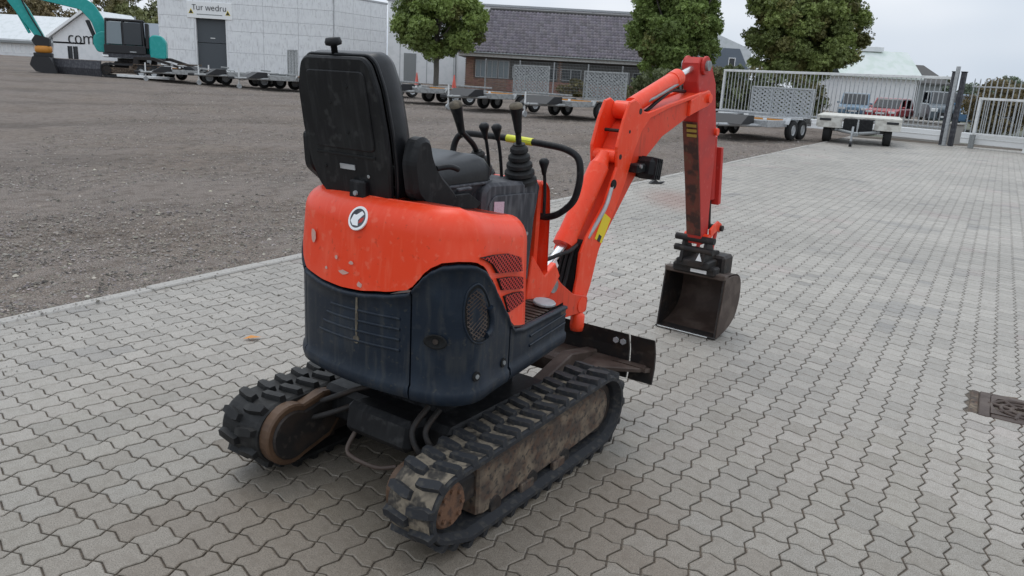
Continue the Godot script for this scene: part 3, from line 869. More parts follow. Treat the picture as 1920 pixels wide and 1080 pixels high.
func house(root: Node3D) -> void:
	# dark inner body behind the panel gaps
	var s := new_st(); var rows := []
	for y in [0.44, 0.60]:
		var row := []
		for i in 109: row.append(osurf(i / 6.0, y, -0.016))
		rows.append(row)
	var row2 := []
	for i in 109: row2.append(osurf(i / 6.0, maxf(split(i / 6.0) - 0.01, 0.575), -0.016))
	rows.append(row2)
	grid(s, rows, false, true)
	addbox(s, -0.40, 0.43, -0.26, 0.33, 0.45, 0.30)
	put("inner_body", fin(s), M.hole, root)
	var rear := put("rear_cover", shell(7.70, 13.2), M.navy, root)
	for k in 4:
		# pressed ribs, fading out towards the left
		var pts := []
		var y := 0.585 + 0.034 * k
		for i in 19:
			var u := lerpf(8.15, 12.1 - 0.25 * k, i / 18.0)
			pts.append(osurf(u, y + 0.012 * (8.15 - u) / 4.0 + 0.008, -0.001))
		s = new_st(); tube(s, pts, 0.0055, 6); put("rib", fin(s), M.navy, rear)
	s = new_st(); tube(s, [osurf(9.93, 0.74, 0.0), osurf(9.93, 0.66, 0.0005), osurf(9.95, 0.60, 0.0005)], [0.004, 0.006, 0.003], 6); put("dirt_streak", fin(s), M.clay, rear)
	put("bolt_recess", rod(osurf(9.95, 0.592, -0.01), osurf(9.95, 0.592, 0.003), 0.013, 12), M.clay, rear)
	var door := put("side_door", shell(2.54, 7.58, 0.004), M.navy, root)
	put("left_cover", shell(13.26, 17.6), M.navy, root)
	var skirt := put("side_skirt", shell(0.05, 2.46, 0.0), M.navy, root)
	for y in [0.52, 0.555]:
		s = new_st(); tube(s, [osurf(0.12, y + 0.004, 0.001), osurf(1.0, y + 0.002, 0.001), osurf(1.75, y, 0.001)], 0.005, 6); put("rib", fin(s), M.navy, skirt)
	# air intake in the door: dark mesh behind an oval hole with a rolled lip
	var iq := round_poly([Vector2(-0.362, 0.812), Vector2(-0.335, 0.832), Vector2(-0.302, 0.805), Vector2(-0.262, 0.742), Vector2(-0.246, 0.69), Vector2(-0.256, 0.652), Vector2(-0.29, 0.632), Vector2(-0.342, 0.640), Vector2(-0.368, 0.69), Vector2(-0.372, 0.76)], 0.03, 3)
	var intake := put("air_intake", side_panel(iq, 0.002, 0.0045), M.hole, door)
	mesh_bars(intake, [Vector2(-0.358, 0.795), Vector2(-0.335, 0.812), Vector2(-0.312, 0.79), Vector2(-0.290, 0.745), Vector2(-0.282, 0.69), Vector2(-0.292, 0.655), Vector2(-0.340, 0.652), Vector2(-0.362, 0.70), Vector2(-0.366, 0.76)], 0.011, 0.0032, 0.0090, M.brown_steel)
	s = new_st(); var scoop := []
	for v in [Vector2(-0.290, 0.655), Vector2(-0.262, 0.665), Vector2(-0.256, 0.70), Vector2(-0.272, 0.742)]: scoop.append(flank(v, 0.009))
	tube(s, smooth(scoop, 4), 0.012, 8); put("scoop", fin(s), M.navy, intake)
	s = new_st(); var lip := []
	for v in iq: lip.append(flank(v, 0.005))
	tube(s, lip, 0.0035, 6, true); put("intake_lip", fin(s), M.navy, intake)
	# key latch, two bolt holes
	s = new_st(); lathe(s, [Vector2(0, 0), Vector2(0.034, 0.0), Vector2(0.038, 0.004), Vector2(0.030, 0.0045), Vector2(0.026, 0.001), Vector2(0, 0.001)], Transform3D(basis_out(6.4).scaled(Vector3.ONE) * Basis().scaled(Vector3(1, 1, 0.62)), osurf(6.4, 0.648, 0.0075)), 24)
	var latch := put("door_latch", fin(s), M.hole, door)
	put("lock", rod(osurf(6.4, 0.648, 0.004), osurf(6.4, 0.648, 0.012), 0.009, 10), M.dark_steel, latch)
	for h in [[4.33, 0.529], [2.72, 0.521]]:
		var hole := put("bolt_hole", rod(osurf(h[0], h[1], 0.0), osurf(h[0], h[1], 0.0085), 0.016, 14), M.hole, door)
		put("bolt", rod(osurf(h[0], h[1], 0.0), osurf(h[0], h[1], 0.012), 0.008, 8), M.galv_dark, hole)
	# red hood: ring of points that follows the covers, rolls over and closes on top
	s = new_st(); rows = []
	var us := []
	for i in 121: us.append(lerpf(2.0, 17.0, i / 120.0))
	for j in 13:
		var row := []
		for i in us.size():
			var u: float = us[i]
			var p := oat(u)
			var top := lerpf(1.045, 0.985, smoothstep(-0.40, 0.02, p.x))
			var r := 0.085
			var base := split(u)
			var y: float; var o: float
			if j <= 5:
				y = lerpf(base + 0.001, maxf(top - r, base + 0.02), j / 5.0); o = 0.0 - 0.002 * j
			else:
				var a := (j - 5) / 7.0 * PI * 0.5
				y = top - r + r * sin(a); o = -0.010 - r * 0.9 * (1.0 - cos(a))
			# the front corner of the hood is rounded too
			var q := osurf(u, y, o + 0.002)
			var fx := minf(q.x, 0.035 - (0.0 if j <= 5 else 0.06 * (1.0 - cos((j - 5) / 7.0 * PI * 0.5))))
			row.append(Vector3(fx, q.y, q.z))
		rows.append(row)
	grid(s, rows, false, true)
	var lastr: Array = rows[12]
	var half := lastr.size() / 2
	s.set_smooth_group(1)
	for i in half - 1:
		quad(s, lastr[i], lastr[i + 1], lastr[lastr.size() - 2 - i], lastr[lastr.size() - 1 - i])
	# front wall of the hood
	for j in 12:
		face(s, [rows[j][0], rows[j + 1][0], rows[j + 1][120], rows[j][120]], Vector3(-0.3, 0.8, 0))
	var hood := put("hood", fin(s), M.red, root)
	for vq in [[Vector2(-0.325, 0.906), Vector2(-0.255, 0.902), Vector2(-0.15, 0.888), Vector2(-0.068, 0.862), Vector2(-0.052, 0.812), Vector2(-0.135, 0.825), Vector2(-0.222, 0.838), Vector2(-0.26, 0.875)], [Vector2(-0.218, 0.820), Vector2(-0.13, 0.808), Vector2(-0.045, 0.790), Vector2(-0.040, 0.750), Vector2(-0.12, 0.764), Vector2(-0.187, 0.776)], [Vector2(-0.170, 0.752), Vector2(-0.10, 0.748), Vector2(-0.036, 0.738), Vector2(-0.030, 0.702), Vector2(-0.09, 0.694), Vector2(-0.135, 0.690)]]:
		var vent := put("vent_grille", side_panel(vq, 0.004, 0.0035), M.hole, hood)
		mesh_bars(vent, vq, 0.0125, 0.0042, 0.0098, M.red_dark)
	# round badge on the rear roll: white ring, dark field, white and red mark
	var bt := Transform3D(Basis(Vector3.UP, -PI / 2) , Vector3.ZERO)
	var up := Vector3(0.42, 0.907, 0.0).normalized(); var nrm := Vector3(-0.907, 0.42, 0).normalized()
	var rt := up.cross(nrm)
	bt = Transform3D(Basis(rt, up, nrm), Vector3(-0.4485, 0.982, 0.03))
	s = new_st(); ext(s, arc(Vector2.ZERO, 0.039, 0, 346, 26), 0.006, bt, 0.001)
	var badge := put("badge", fin(s), M.white_clean, hood)
	s = new_st(); ext(s, arc(Vector2.ZERO, 0.031, 0, 346, 26), 0.0065, bt, 0.0)
	put("badge_field", fin(s), M.grey_plastic, badge)
	s = new_st(); ext(s, [Vector2(-0.026, -0.012), Vector2(-0.012, -0.024), Vector2(0.010, -0.024), Vector2(0.004, -0.006), Vector2(0.022, 0.016), Vector2(0.010, 0.024), Vector2(-0.008, 0.010), Vector2(-0.020, 0.010)], 0.0075, bt, 0.0)
	put("badge_mark", fin(s), M.white_clean, badge)
	s = new_st(); ext(s, [Vector2(0.008, -0.016), Vector2(0.022, -0.010), Vector2(0.026, 0.006), Vector2(0.012, 0.0)], 0.0075, bt, 0.0)
	put("badge_mark", fin(s), M.red_dark, badge)
	# scuffed spots where the paint is gone
	for k in [[12.42, 0.896, 0.014, 0.026], [10.58, 0.803, 0.026, 0.008], [9.80, 0.776, 0.012, 0.010], [11.0, 0.845, 0.010, 0.007], [10.2, 0.84, 0.012, 0.006], [11.6, 0.80, 0.008, 0.006]]:
		s = new_st()
		var rr := []
		for i in 9:
			var a := TAU * i / 9.0; var w := 0.7 + 0.5 * rng.randf()
			rr.append(osurf(k[0] + cos(a) * k[2] * w * 10.0, k[1] + sin(a) * k[3] * w, 0.0025))
		face(s, rr, osurf(k[0], k[1], -0.1))
		put("paint_scuff", fin(s), M.scuff, hood)
	# floor plate and front sill between hood and pedestal
	s = new_st(); addbox(s, 0.0, 0.555, -0.28, 0.36, 0.585, 0.325, 0.006)
	var fl := put("floor_plate", fin(s), M.brown_steel, root)
	s = new_st(); for k in 9: addbox(s, 0.06 + 0.032 * k, 0.585, 0.16, 0.075 + 0.032 * k, 0.590, 0.31, 0.001)
	put("tread_pattern", fin(s), M.brown_steel, fl)
	put("foot_pedal", plate(arc(Vector2(0.30, 0.26), 0.045, 0, 330, 12), 0.012, Transform3D(Basis(Vector3.RIGHT, PI / 2 + 0.1), Vector3(0, 0.63, 0)), 0.003), M.galv, root)

func flank(v: Vector2, off: float) -> Vector3:
	# (x, y) seen from the right to a point off metres outside the body's surface there
	var lo := 1.0; var hi := 7.0
	for k in 22:
		var m := (lo + hi) * 0.5
		if oat(m).x > v.x: lo = m
		else: hi = m
	return osurf(lo, v.y, off)

func basis_out(u: float) -> Basis:
	var o := oout(u); var y := Vector3(o.x, 0, o.y); var z := Vector3.UP; var x := y.cross(z)
	return Basis(x, y, z)

func mesh_bars(parent: Node3D, poly: Array, step: float, width: float, off: float, m: Material) -> void:
	# two sets of slanting wires clipped to the opening
	var s := new_st(); var P := ccw(poly)
	for dir in [1.0, -1.0]:
		var k := -0.6
		while k < 0.6:
			var c := Vector2(-0.18 + k, 0.78); var d := Vector2(0.8, 0.6 * dir).normalized(); var n := Vector2(-d.y, d.x) * width * 0.5
			var bar := PackedVector2Array([c - d - n, c + d - n, c + d + n, c - d + n])
			for piece in Geometry2D.intersect_polygons(P, bar):
				var q := ccw(piece)
				for i in range(1, q.size() - 1):
					face(s, [flank(q[0], off), flank(q[i], off), flank(q[i + 1], off)], flank(q[0], -1.0))
			k += step / 0.6
	put("mesh", fin(s), m, parent)

func seat(root: Node3D) -> void:
	# backrest leans back: local x = width (machine z), local y = up along the back, local z = forwards
	var lean := 0.19
	var bt := Transform3D(Basis(Vector3(0, 0, 1), Vector3(-sin(lean), cos(lean), 0), Vector3(cos(lean), sin(lean), 0) ), Vector3(-0.355, 1.045, -0.075))
	bt.basis = Basis(Vector3(0, 0, 1), Vector3(-sin(lean), cos(lean), 0), Vector3(0, 0, 1).cross(Vector3(-sin(lean), cos(lean), 0)))
	# local z now points backwards (-x)
	if bt.basis.z.x > 0: bt.basis.z = -bt.basis.z
	var st := Node3D.new(); st.name = "seat"; root.add_child(st)
	var shape := [Vector2(-0.105, -0.022), Vector2(0.135, -0.03), Vector2(0.172, 0.0), Vector2(0.182, 0.10), Vector2(0.182, 0.20), Vector2(0.172, 0.33), Vector2(0.150, 0.405), Vector2(0.125, 0.425), Vector2(-0.125, 0.425), Vector2(-0.150, 0.405), Vector2(-0.178, 0.33), Vector2(-0.182, 0.20), Vector2(-0.172, 0.09), Vector2(-0.148, 0.02)]
	var s := new_st()
	ext(s, round_poly(shape, 0.02), 0.022, bt.translated_local(Vector3(0, 0, 0.012)), 0.006)
	var shell_ := put("seat_shell", fin(s), M.black, st)
	# raised middle field and strip across the shell
	s = new_st(); ext(s, round_poly([Vector2(-0.125, 0.145), Vector2(0.135, 0.145), Vector2(0.128, 0.385), Vector2(-0.125, 0.385)], 0.02), 0.006, bt.translated_local(Vector3(0, 0, 0.025)), 0.003)
	put("back_panel", fin(s), M.black, shell_)
	s = new_st(); ext(s, [Vector2(-0.13, 0.122), Vector2(0.13, 0.122), Vector2(0.13, 0.130), Vector2(-0.13, 0.130)], 0.004, bt.translated_local(Vector3(0, 0, 0.025)), 0.0015)
	put("crease", fin(s), M.hole, shell_)
	s = new_st(); ext(s, [Vector2(-0.03, 0.080), Vector2(0.035, 0.080), Vector2(0.035, 0.096), Vector2(-0.03, 0.096)], 0.003, bt.translated_local(Vector3(0, 0, 0.025)), 0.0)
	put("maker_plate", fin(s), M.galv, shell_)
	for v in [Vector2(-0.10, 0.08), Vector2(0.09, 0.065), Vector2(0.03, 0.20), Vector2(-0.03, 0.29), Vector2(0.05, 0.34)]:
		s = new_st(); ext(s, arc(v, 0.006, 0, 330, 8), 0.003, bt.translated_local(Vector3(0, 0, 0.0285 if v.y > 0.145 else 0.0245)), 0.001)
		put("screw", fin(s), M.galv_dark if v.y < 0.07 else M.hole, shell_)
	# cushion of the back: bulges forwards and a little past the shell
	s = new_st()
	var rows := []
	var cp := round_poly(shape, 0.03)
	for k in [[1.0, 0.0], [1.03, -0.012], [1.05, -0.035], [1.03, -0.065], [0.96, -0.088], [0.80, -0.10], [0.5, -0.105], [0.15, -0.107]]:
		var row := []
		for v in cp: row.append(bt * Vector3(v.x * k[0], 0.215 + (v.y - 0.215) * lerpf(k[0], 1.0, 0.3), k[1] - 0.001))
		rows.append(row)
	grid(s, rows, true, true)
	put("back_cushion", fin(s), M.vinyl, st)
	s = new_st(); var pip := []
	for v in cp: pip.append(bt * Vector3(v.x * 1.035, 0.215 + (v.y - 0.215) * 1.012, -0.006))
	tube(s, pip, 0.005, 6, true); put("piping", fin(s), M.vinyl, st)
	# knob on top
	s = new_st(); lathe(s, [Vector2(0, 0), Vector2(0.010, 0.0), Vector2(0.010, 0.022), Vector2(0.024, 0.026), Vector2(0.026, 0.034), Vector2(0.022, 0.046), Vector2(0, 0.048)], bt.translated_local(Vector3(-0.02, 0.428, -0.01)), 16)
	put("top_knob", fin(s), M.black, st)
	# seat cushion: rounded pad over a rimmed pan
	var cs := rrect(-0.30, -0.275, 0.16, 0.128, 0.11, 7)
	s = new_st(); rows = []
	for k in [[1.0, 1.065], [1.01, 1.078], [1.012, 1.09], [0.99, 1.112], [0.93, 1.130], [0.80, 1.142], [0.55, 1.146], [0.2, 1.142]]:
		var row := []
		for v in cs:
			var c := Vector2(-0.085, -0.075)
			var w: Vector2 = c + (v - c) * k[0]
			row.append(Vector3(w.x, k[1] + 0.018 * smoothstep(-0.25, 0.1, w.x) * (1.0 if k[1] > 1.085 else 0.0) - 0.02 * smoothstep(0.06, 0.14, w.x) * (1.0 if k[1] > 1.10 else 0.0), w.y))
		rows.append(row)
	grid(s, rows, true, true)
	put("seat_cushion", fin(s), M.vinyl, st)
	s = new_st(); pip = []
	for v in cs: pip.append(Vector3(-0.085 + (v.x + 0.085) * 1.02, 1.064, -0.075 + (v.y + 0.075) * 1.02))
	tube(s, pip, 0.006, 6, true); put("piping", fin(s), M.grey_plastic, st)
	s = new_st(); rows = []
	for k in [[1.0, 1.062], [0.99, 1.05], [0.93, 1.035], [0.85, 1.01], [0.80, 0.975]]:
		var row := []
		for v in cs: row.append(Vector3(-0.085 + (v.x + 0.085) * k[0], k[1], -0.075 + (v.y + 0.075) * k[0]))
		rows.append(row)
	grid(s, rows, true, false)
	put("seat_pan", fin(s), M.grey_plastic, st)
	# hinge arm joining seat and back on the right, with a small lever
	s = new_st()
	ext(s, round_poly([Vector2(-0.355, 1.06), Vector2(-0.28, 1.00), Vector2(-0.17, 1.00), Vector2(-0.14, 1.035), Vector2(-0.18, 1.075), Vector2(-0.235, 1.12), Vector2(-0.27, 1.17), Vector2(-0.285, 1.225), Vector2(-0.315, 1.24), Vector2(-0.355, 1.23), Vector2(-0.375, 1.16)], 0.02), 0.06, zed(0.155), 0.014)
	var arm := put("hinge_cover", fin(s), M.black, st)
	put("recline_lever", pipe([Vector3(-0.26, 1.14, 0.18), Vector3(-0.22, 1.145, 0.20), Vector3(-0.185, 1.135, 0.205)], 0.009, 8), M.black, arm)
	put("slide_handle", box(-0.17, 1.062, 0.185, -0.10, 1.072, 0.20, 0.003), M.grey_plastic, arm)
	s = new_st()
	ext(s, round_poly([Vector2(-0.36, 1.10), Vector2(-0.27, 1.03), Vector2(-0.18, 1.03), Vector2(-0.24, 1.10), Vector2(-0.30, 1.22), Vector2(-0.37, 1.22)], 0.02), 0.05, zed(-0.30), 0.012)
	put("hinge_cover", fin(s), M.black, st)
	# base bracket and box under the seat
	s = new_st()
	addbox(s, -0.35, 0.985, -0.16, -0.02, 1.035, 0.13, 0.008)
	addbox(s, -0.405, 1.01, -0.06, -0.36, 1.09, 0.01, 0.006)
	ext(s, [Vector2(-0.34, 1.02), Vector2(-0.02, 0.97), Vector2(0.02, 1.0), Vector2(-0.05, 1.04), Vector2(-0.34, 1.045)], 0.02, zed(0.14), 0.003)
	put("seat_base", fin(s), M.black, st)
	put("bolt", rod(Vector3(-0.412, 1.05, -0.025), Vector3(-0.404, 1.05, -0.025), 0.008, 6), M.galv, st)

func round_poly(poly: Array, r: float, n := 3) -> Array:
	var out := []; var k := poly.size()
	for i in k:
		var p: Vector2 = poly[i]; var a: Vector2 = poly[(i - 1 + k) % k]; var b: Vector2 = poly[(i + 1) % k]
		var d := minf(r, minf(p.distance_to(a), p.distance_to(b)) * 0.45)
		var u := p + (a - p).normalized() * d; var v := p + (b - p).normalized() * d
		for j in n + 1:
			var t := float(j) / n
			out.append(u.lerp(p, t).lerp(p.lerp(v, t), t))
	return out

func boot(parent: Node3D, base: Vector3, tip: Vector3, r0: float, r1: float, folds: int) -> void:
	# ribbed rubber bellows from base to tip
	var s := new_st(); var d := tip - base; var L := d.length(); var y := d / L
	var x := y.cross(Vector3(0, 0, 1)).normalized(); var z := x.cross(y)
	var prof := [Vector2(r0 * 1.08, 0)]
	for i in folds:
		var t0 := float(i) / folds; var t1 := (i + 0.5) / folds; var t2 := (i + 0.85) / folds
		prof.append(Vector2(lerpf(r0, r1, t0) * 1.05, t0 * L + 0.002)); prof.append(Vector2(lerpf(r0, r1, t1) * 1.10, t1 * L)); prof.append(Vector2(lerpf(r0, r1, t2) * 0.84, t2 * L))
	prof.append(Vector2(r1 * 0.9, L)); prof.append(Vector2(0, L))
	lathe(s, prof, Transform3D(Basis(x, y, z), base), 18, false)
	put("rubber_boot", fin(s), M.rubber, parent)

func stick(root: Node3D, base: Vector3, boot_top: Vector3, mid: Vector3, grip0: Vector3, grip1: Vector3, r0: float) -> void:
	var j := Node3D.new(); j.name = numbered(root, "joystick"); root.add_child(j)
	boot(j, base, boot_top, r0, r0 * 0.42, 5)
	put("stalk", pipe([boot_top - (boot_top - base) * 0.05, mid, grip0], 0.011, 8, 5), M.black, j)
	var s := new_st(); var d := (grip1 - grip0); var L := d.length()
	var y := d / L; var x := y.cross(Vector3(0, 0, 1)).normalized(); var z := x.cross(y)
	lathe(s, [Vector2(0, -0.012), Vector2(0.012, -0.01), Vector2(0.014, 0.0), Vector2(0.017, L * 0.35), Vector2(0.0205, L * 0.62), Vector2(0.0235, L * 0.78), Vector2(0.025, L * 0.88), Vector2(0.022, L * 0.96), Vector2(0.012, L), Vector2(0, L)], Transform3D(Basis(x, y, z), grip0), 18)
	put("grip", fin(s), M.black, j)
	s = new_st(); lathe(s, [Vector2(0.0245, L * 0.84), Vector2(0.0262, L * 0.90), Vector2(0.022, L * 0.985), Vector2(0.010, L + 0.004), Vector2(0, L + 0.004)], Transform3D(Basis(x, y, z), grip0), 18)
	put("grip_cap", fin(s), M.clay, j)

func controls(root: Node3D) -> void:
	# pedestal before the seat: grey covers, lifting towards the levers
	var s := new_st()
	var side := [Vector2(0.02, 0.66), Vector2(0.34, 0.66), Vector2(0.36, 0.90), Vector2(0.39, 1.03), Vector2(0.375, 1.05), Vector2(0.06, 1.065), Vector2(0.03, 1.04), Vector2(0.02, 0.90)]
	ext(s, round_poly(side, 0.02), 0.36, zed(-0.025), 0.012)
	var ped := put("control_pedestal", fin(s), M.grey_plastic, root)
	s = new_st(); ext(s, round_poly([Vector2(0.05, 0.70), Vector2(0.32, 0.70), Vector2(0.34, 0.93), Vector2(0.36, 1.01), Vector2(0.08, 1.02), Vector2(0.05, 0.99)], 0.03), 0.008, zed(0.159), 0.003)
	put("side_cover", fin(s), M.grey_plastic, ped)
	put("label", plate([Vector2(0.075, 0.92), Vector2(0.135, 0.92), Vector2(0.135, 0.995), Vector2(0.075, 1.0)], 0.002, zed(0.1645)), M.pink_label, ped)
	for v in [Vector2(0.27, 0.80), Vector2(0.285, 0.86), Vector2(0.25, 0.74)]:
		put("bolt", rod(Vector3(v.x, v.y, 0.15), Vector3(v.x, v.y, 0.172), 0.008, 6), M.galv_dark, ped)
	# orange front panel of the pedestal
	s = new_st()
	ext(s, round_poly([Vector2(0.385, 0.60), Vector2(0.50, 0.56), Vector2(0.49, 0.74), Vector2(0.485, 0.92), Vector2(0.47, 1.02), Vector2(0.44, 1.045), Vector2(0.395, 1.045)], 0.02), 0.34, zed(-0.02), 0.01)
	var fp := put("front_panel", fin(s), M.red, root)
	put("foot_bracket", plate([Vector2(0.33, 0.585), Vector2(0.50, 0.56), Vector2(0.58, 0.64), Vector2(0.54, 0.70), Vector2(0.46, 0.66), Vector2(0.36, 0.76)], 0.03, zed(0.14), 0.004), M.red, fp)
	# joysticks
	stick(root, Vector3(0.315, 1.045, 0.105), Vector3(0.28, 1.19, 0.115), Vector3(0.27, 1.22, 0.117), Vector3(0.262, 1.24, 0.12), Vector3(0.238, 1.335, 0.12), 0.062)
	stick(root, Vector3(0.40, 1.035, -0.145), Vector3(0.365, 1.135, -0.145), Vector3(0.33, 1.165, -0.14), Vector3(0.245, 1.215, -0.13), Vector3(0.20, 1.325, -0.13), 0.056)
	# two travel levers in the middle and the blade lever on the right
	for k in [[Vector3(0.33, 1.05, -0.05), Vector3(0.275, 1.235, -0.045)], [Vector3(0.335, 1.05, 0.005), Vector3(0.28, 1.235, 0.01)], [Vector3(0.405, 0.92, 0.165), Vector3(0.375, 1.118, 0.17)]]:
		var a: Vector3 = k[0]; var b: Vector3 = k[1]
		var l := Node3D.new(); l.name = numbered(root, "lever"); root.add_child(l)
		put("rod", pipe([a, a.lerp(b, 0.5) + Vector3(0.006, 0, 0), b], 0.0065, 8), M.black, l)
		s = new_st(); var y := (b - a).normalized(); var x := y.cross(Vector3(0, 0, 1)).normalized()
		lathe(s, [Vector2(0, -0.045), Vector2(0.008, -0.044), Vector2(0.012, -0.02), Vector2(0.019, 0.0), Vector2(0.020, 0.010), Vector2(0.012, 0.018), Vector2(0, 0.019)], Transform3D(Basis(x, y, x.cross(y)), b), 12)
		put("knob", fin(s), M.black, l)
	# guard rail bent round the front
	var pts := [Vector3(0.40, 0.92, -0.30), Vector3(0.41, 1.08, -0.305), Vector3(0.42, 1.155, -0.30), Vector3(0.425, 1.19, -0.262), Vector3(0.43, 1.193, -0.15), Vector3(0.43, 1.19, 0.0), Vector3(0.435, 1.182, 0.15), Vector3(0.44, 1.172, 0.225), Vector3(0.445, 1.145, 0.275), Vector3(0.445, 1.09, 0.29), Vector3(0.445, 1.03, 0.285), Vector3(0.445, 0.975, 0.265), Vector3(0.445, 0.925, 0.21), Vector3(0.445, 0.903, 0.155), Vector3(0.445, 0.903, 0.10)]
	var rail := put("guard_rail", pipe(pts, 0.0135, 10), M.black, root)
	put("yellow_sleeve", rod(Vector3(0.4295, 1.1915, -0.045), Vector3(0.4335, 1.1865, 0.075), 0.0152, 12), M.yellow_lime, rail)

func digging_arm(root: Node3D) -> void:
	var B := Transform3D(Basis(Vector3.UP, -deg_to_rad(2.3)), Vector3(0.55, 0, 0.05))
	# swing post
	var s := new_st()
	for z in [-0.085, 0.085]:
		ext(s, round_poly([Vector2(-0.12, 0.46), Vector2(0.06, 0.44), Vector2(0.28, 0.43), Vector2(0.285, 0.50), Vector2(0.16, 0.535), Vector2(0.06, 0.60), Vector2(0.02, 0.64), Vector2(-0.04, 0.64), Vector2(-0.06, 0.56), Vector2(-0.12, 0.54)], 0.015), 0.022, zed(z), 0.003)
	addbox(s, -0.12, 0.455, -0.08, 0.10, 0.49, 0.08, 0.004)
	lathe(s, [Vector2(0, 0.42), Vector2(0.055, 0.42), Vector2(0.06, 0.44), Vector2(0.06, 0.60), Vector2(0.05, 0.62), Vector2(0, 0.62)], Transform3D(Basis(), Vector3(-0.06, 0, 0)), 20, false)
	put("swing_post", fin(s), M.red_boom, root, B)
	s = new_st()
	lathe(s, [Vector2(0, 0.34), Vector2(0.028, 0.34), Vector2(0.032, 0.36), Vector2(0.032, 0.41), Vector2(0.02, 0.425), Vector2(0, 0.425)], Transform3D(Basis(), Vector3(0.235, 0.01, 0.08)), 16)
	lathe(s, [Vector2(0, -0.10), Vector2(0.034, -0.10), Vector2(0.034, 0.10), Vector2(0, 0.10)], Transform3D(Basis(Vector3.RIGHT, PI / 2), Vector3(0.235, 0.47, 0)), 18, false)
	put("pivot_pin", fin(s), M.red, root, B)
	s = new_st()
	lathe(s, [Vector2(0, -0.10), Vector2(0.03, -0.10), Vector2(0.03, 0.10), Vector2(0, 0.10)], Transform3D(Basis(Vector3.RIGHT, PI / 2), Vector3(-0.0, 0.60, 0)), 16, false)
	put("cylinder_pin", fin(s), M.galv_dark, root, B)
	# boom: narrow box, with broad side plates on its back half that rise into ears
	var core := [Vector2(.215,.44), Vector2(.30,.43), Vector2(.363,.543), Vector2(.422,.696), Vector2(.497,.788), Vector2(.655,.961), Vector2(.773,1.079), Vector2(.934,1.18), Vector2(1.155,1.255), Vector2(1.25,1.297), Vector2(1.35,1.33), Vector2(1.405,1.365), Vector2(1.41,1.395), Vector2(1.375,1.405), Vector2(1.16,1.365), Vector2(.93,1.325), Vector2(.72,1.286), Vector2(.63,1.24), Vector2(.55,1.14), Vector2(.50,1.03), Vector2(.43,.91), Vector2(.32,.72), Vector2(.26,.60)]
	s = new_st(); ext(s, core, 0.112, Transform3D(), 0.006)
	var boom := put("boom", fin(s), M.red_boom, root, B)
	var pl := [Vector2(.198,.482), Vector2(.215,.44), Vector2(.285,.43), Vector2(.34,.54), Vector2(.385,.69), Vector2(.50,.86), Vector2(.575,.985), Vector2(.63,1.12), Vector2(.69,1.215), Vector2(.76,1.272), Vector2(.93,1.315), Vector2(1.16,1.357), Vector2(1.30,1.383), Vector2(1.31,1.402), Vector2(1.16,1.377), Vector2(.93,1.337), Vector2(.735,1.30), Vector2(.692,1.305), Vector2(.649,1.338), Vector2(.603,1.358), Vector2(.556,1.346), Vector2(.512,1.269), Vector2(.470,1.15), Vector2(.485,1.06), Vector2(.399,.894), Vector2(.275,.768), Vector2(.232,.70), Vector2(.223,.585)]
	for sg in [-1.0, 1.0]:
		put("side_plate", plate(pl, 0.016, zed(sg * 0.0645), 0.004), M.red, boom)
		# tip ears hold the arm between them
		put("tip_ear", plate([Vector2(1.18, 1.28), Vector2(1.30, 1.31)] + arc(Vector2(1.385, 1.37), 0.042, -70, 110, 8) + [Vector2(1.30, 1.395), Vector2(1.18, 1.36)], 0.02, zed(sg * 0.064), 0.004), M.red, boom)
	# dark slot behind the boom where the hoses run
	put("hose_slot", plate([Vector2(.235,.50), Vector2(.29,.52), Vector2(.315,.66), Vector2(.325,.74), Vector2(.27,.73), Vector2(.238,.68), Vector2(.23,.58)], 0.10, zed(-0.0), 0.0), M.hole, boom)
	for k in 4:
		var z := -0.035 + 0.022 * k
		put("hose", pipe([Vector3(0.02, 0.52, z * 0.8), Vector3(0.10, 0.50, z), Vector3(0.175, 0.55, z), Vector3(0.215, 0.66, z), Vector3(0.26, 0.75, z * 0.8)], 0.0085, 8), M.black, boom)
	for v in [[Vector2(0.655, 1.305), 0.014], [Vector2(0.57, 1.215), 0.008], [Vector2(0.505, 1.105), 0.012]]:
		s = new_st(); var hd: float = v[1]
		lathe(s, [Vector2(0, -0.0735), Vector2(hd, -0.0735), Vector2(hd, 0.0735), Vector2(0, 0.0735)], Transform3D(Basis(Vector3.RIGHT, PI / 2), Vector3(v[0].x, v[0].y, 0)), 14, false)
		var pn := put("pin", fin(s), M.dark_steel, boom)
		if hd > 0.01: put("pin_sleeve", rod(Vector3(v[0].x, v[0].y, -0.057), Vector3(v[0].x, v[0].y, 0.057), 0.03, 16), M.red, pn)
	# pale pipe between cylinder and plate, dark grommet
	put("grease_pipe", pipe([Vector3(0.29, 0.76, 0.066), Vector3(0.355, 0.84, 0.078), Vector3(0.405, 0.905, 0.082), Vector3(0.455, 0.975, 0.070)], 0.0095, 8), M.galv, boom)
	put("grommet", plate(arc(Vector2(0.462, 0.985), 0.022, 0, 330, 12), 0.008, zed(0.075), 0.002), M.hole, boom)
	put("warning_label", plate([Vector2(.402,.862), Vector2(.465,.828), Vector2(.400,.722), Vector2(.338,.752)], 0.002, zed(0.0737), 0.0), M.yellow, boom)
	put("label_print", plate([Vector2(.372,.768), Vector2(.395,.755), Vector2(.380,.730), Vector2(.357,.743)], 0.002, zed(0.0746), 0.0), M.ink, boom)
	# boom cylinder
	var a := Vector3(0.02, 0.60, 0); var b := Vector3(0.505, 1.105, 0)
	var c0 := Vector3(0.205, 0.735, 0); var c1 := Vector3(0.448, 1.058, 0)
	var cyl := put("boom_cylinder", rod(c0, c1, 0.046, 24), M.red, root, B)
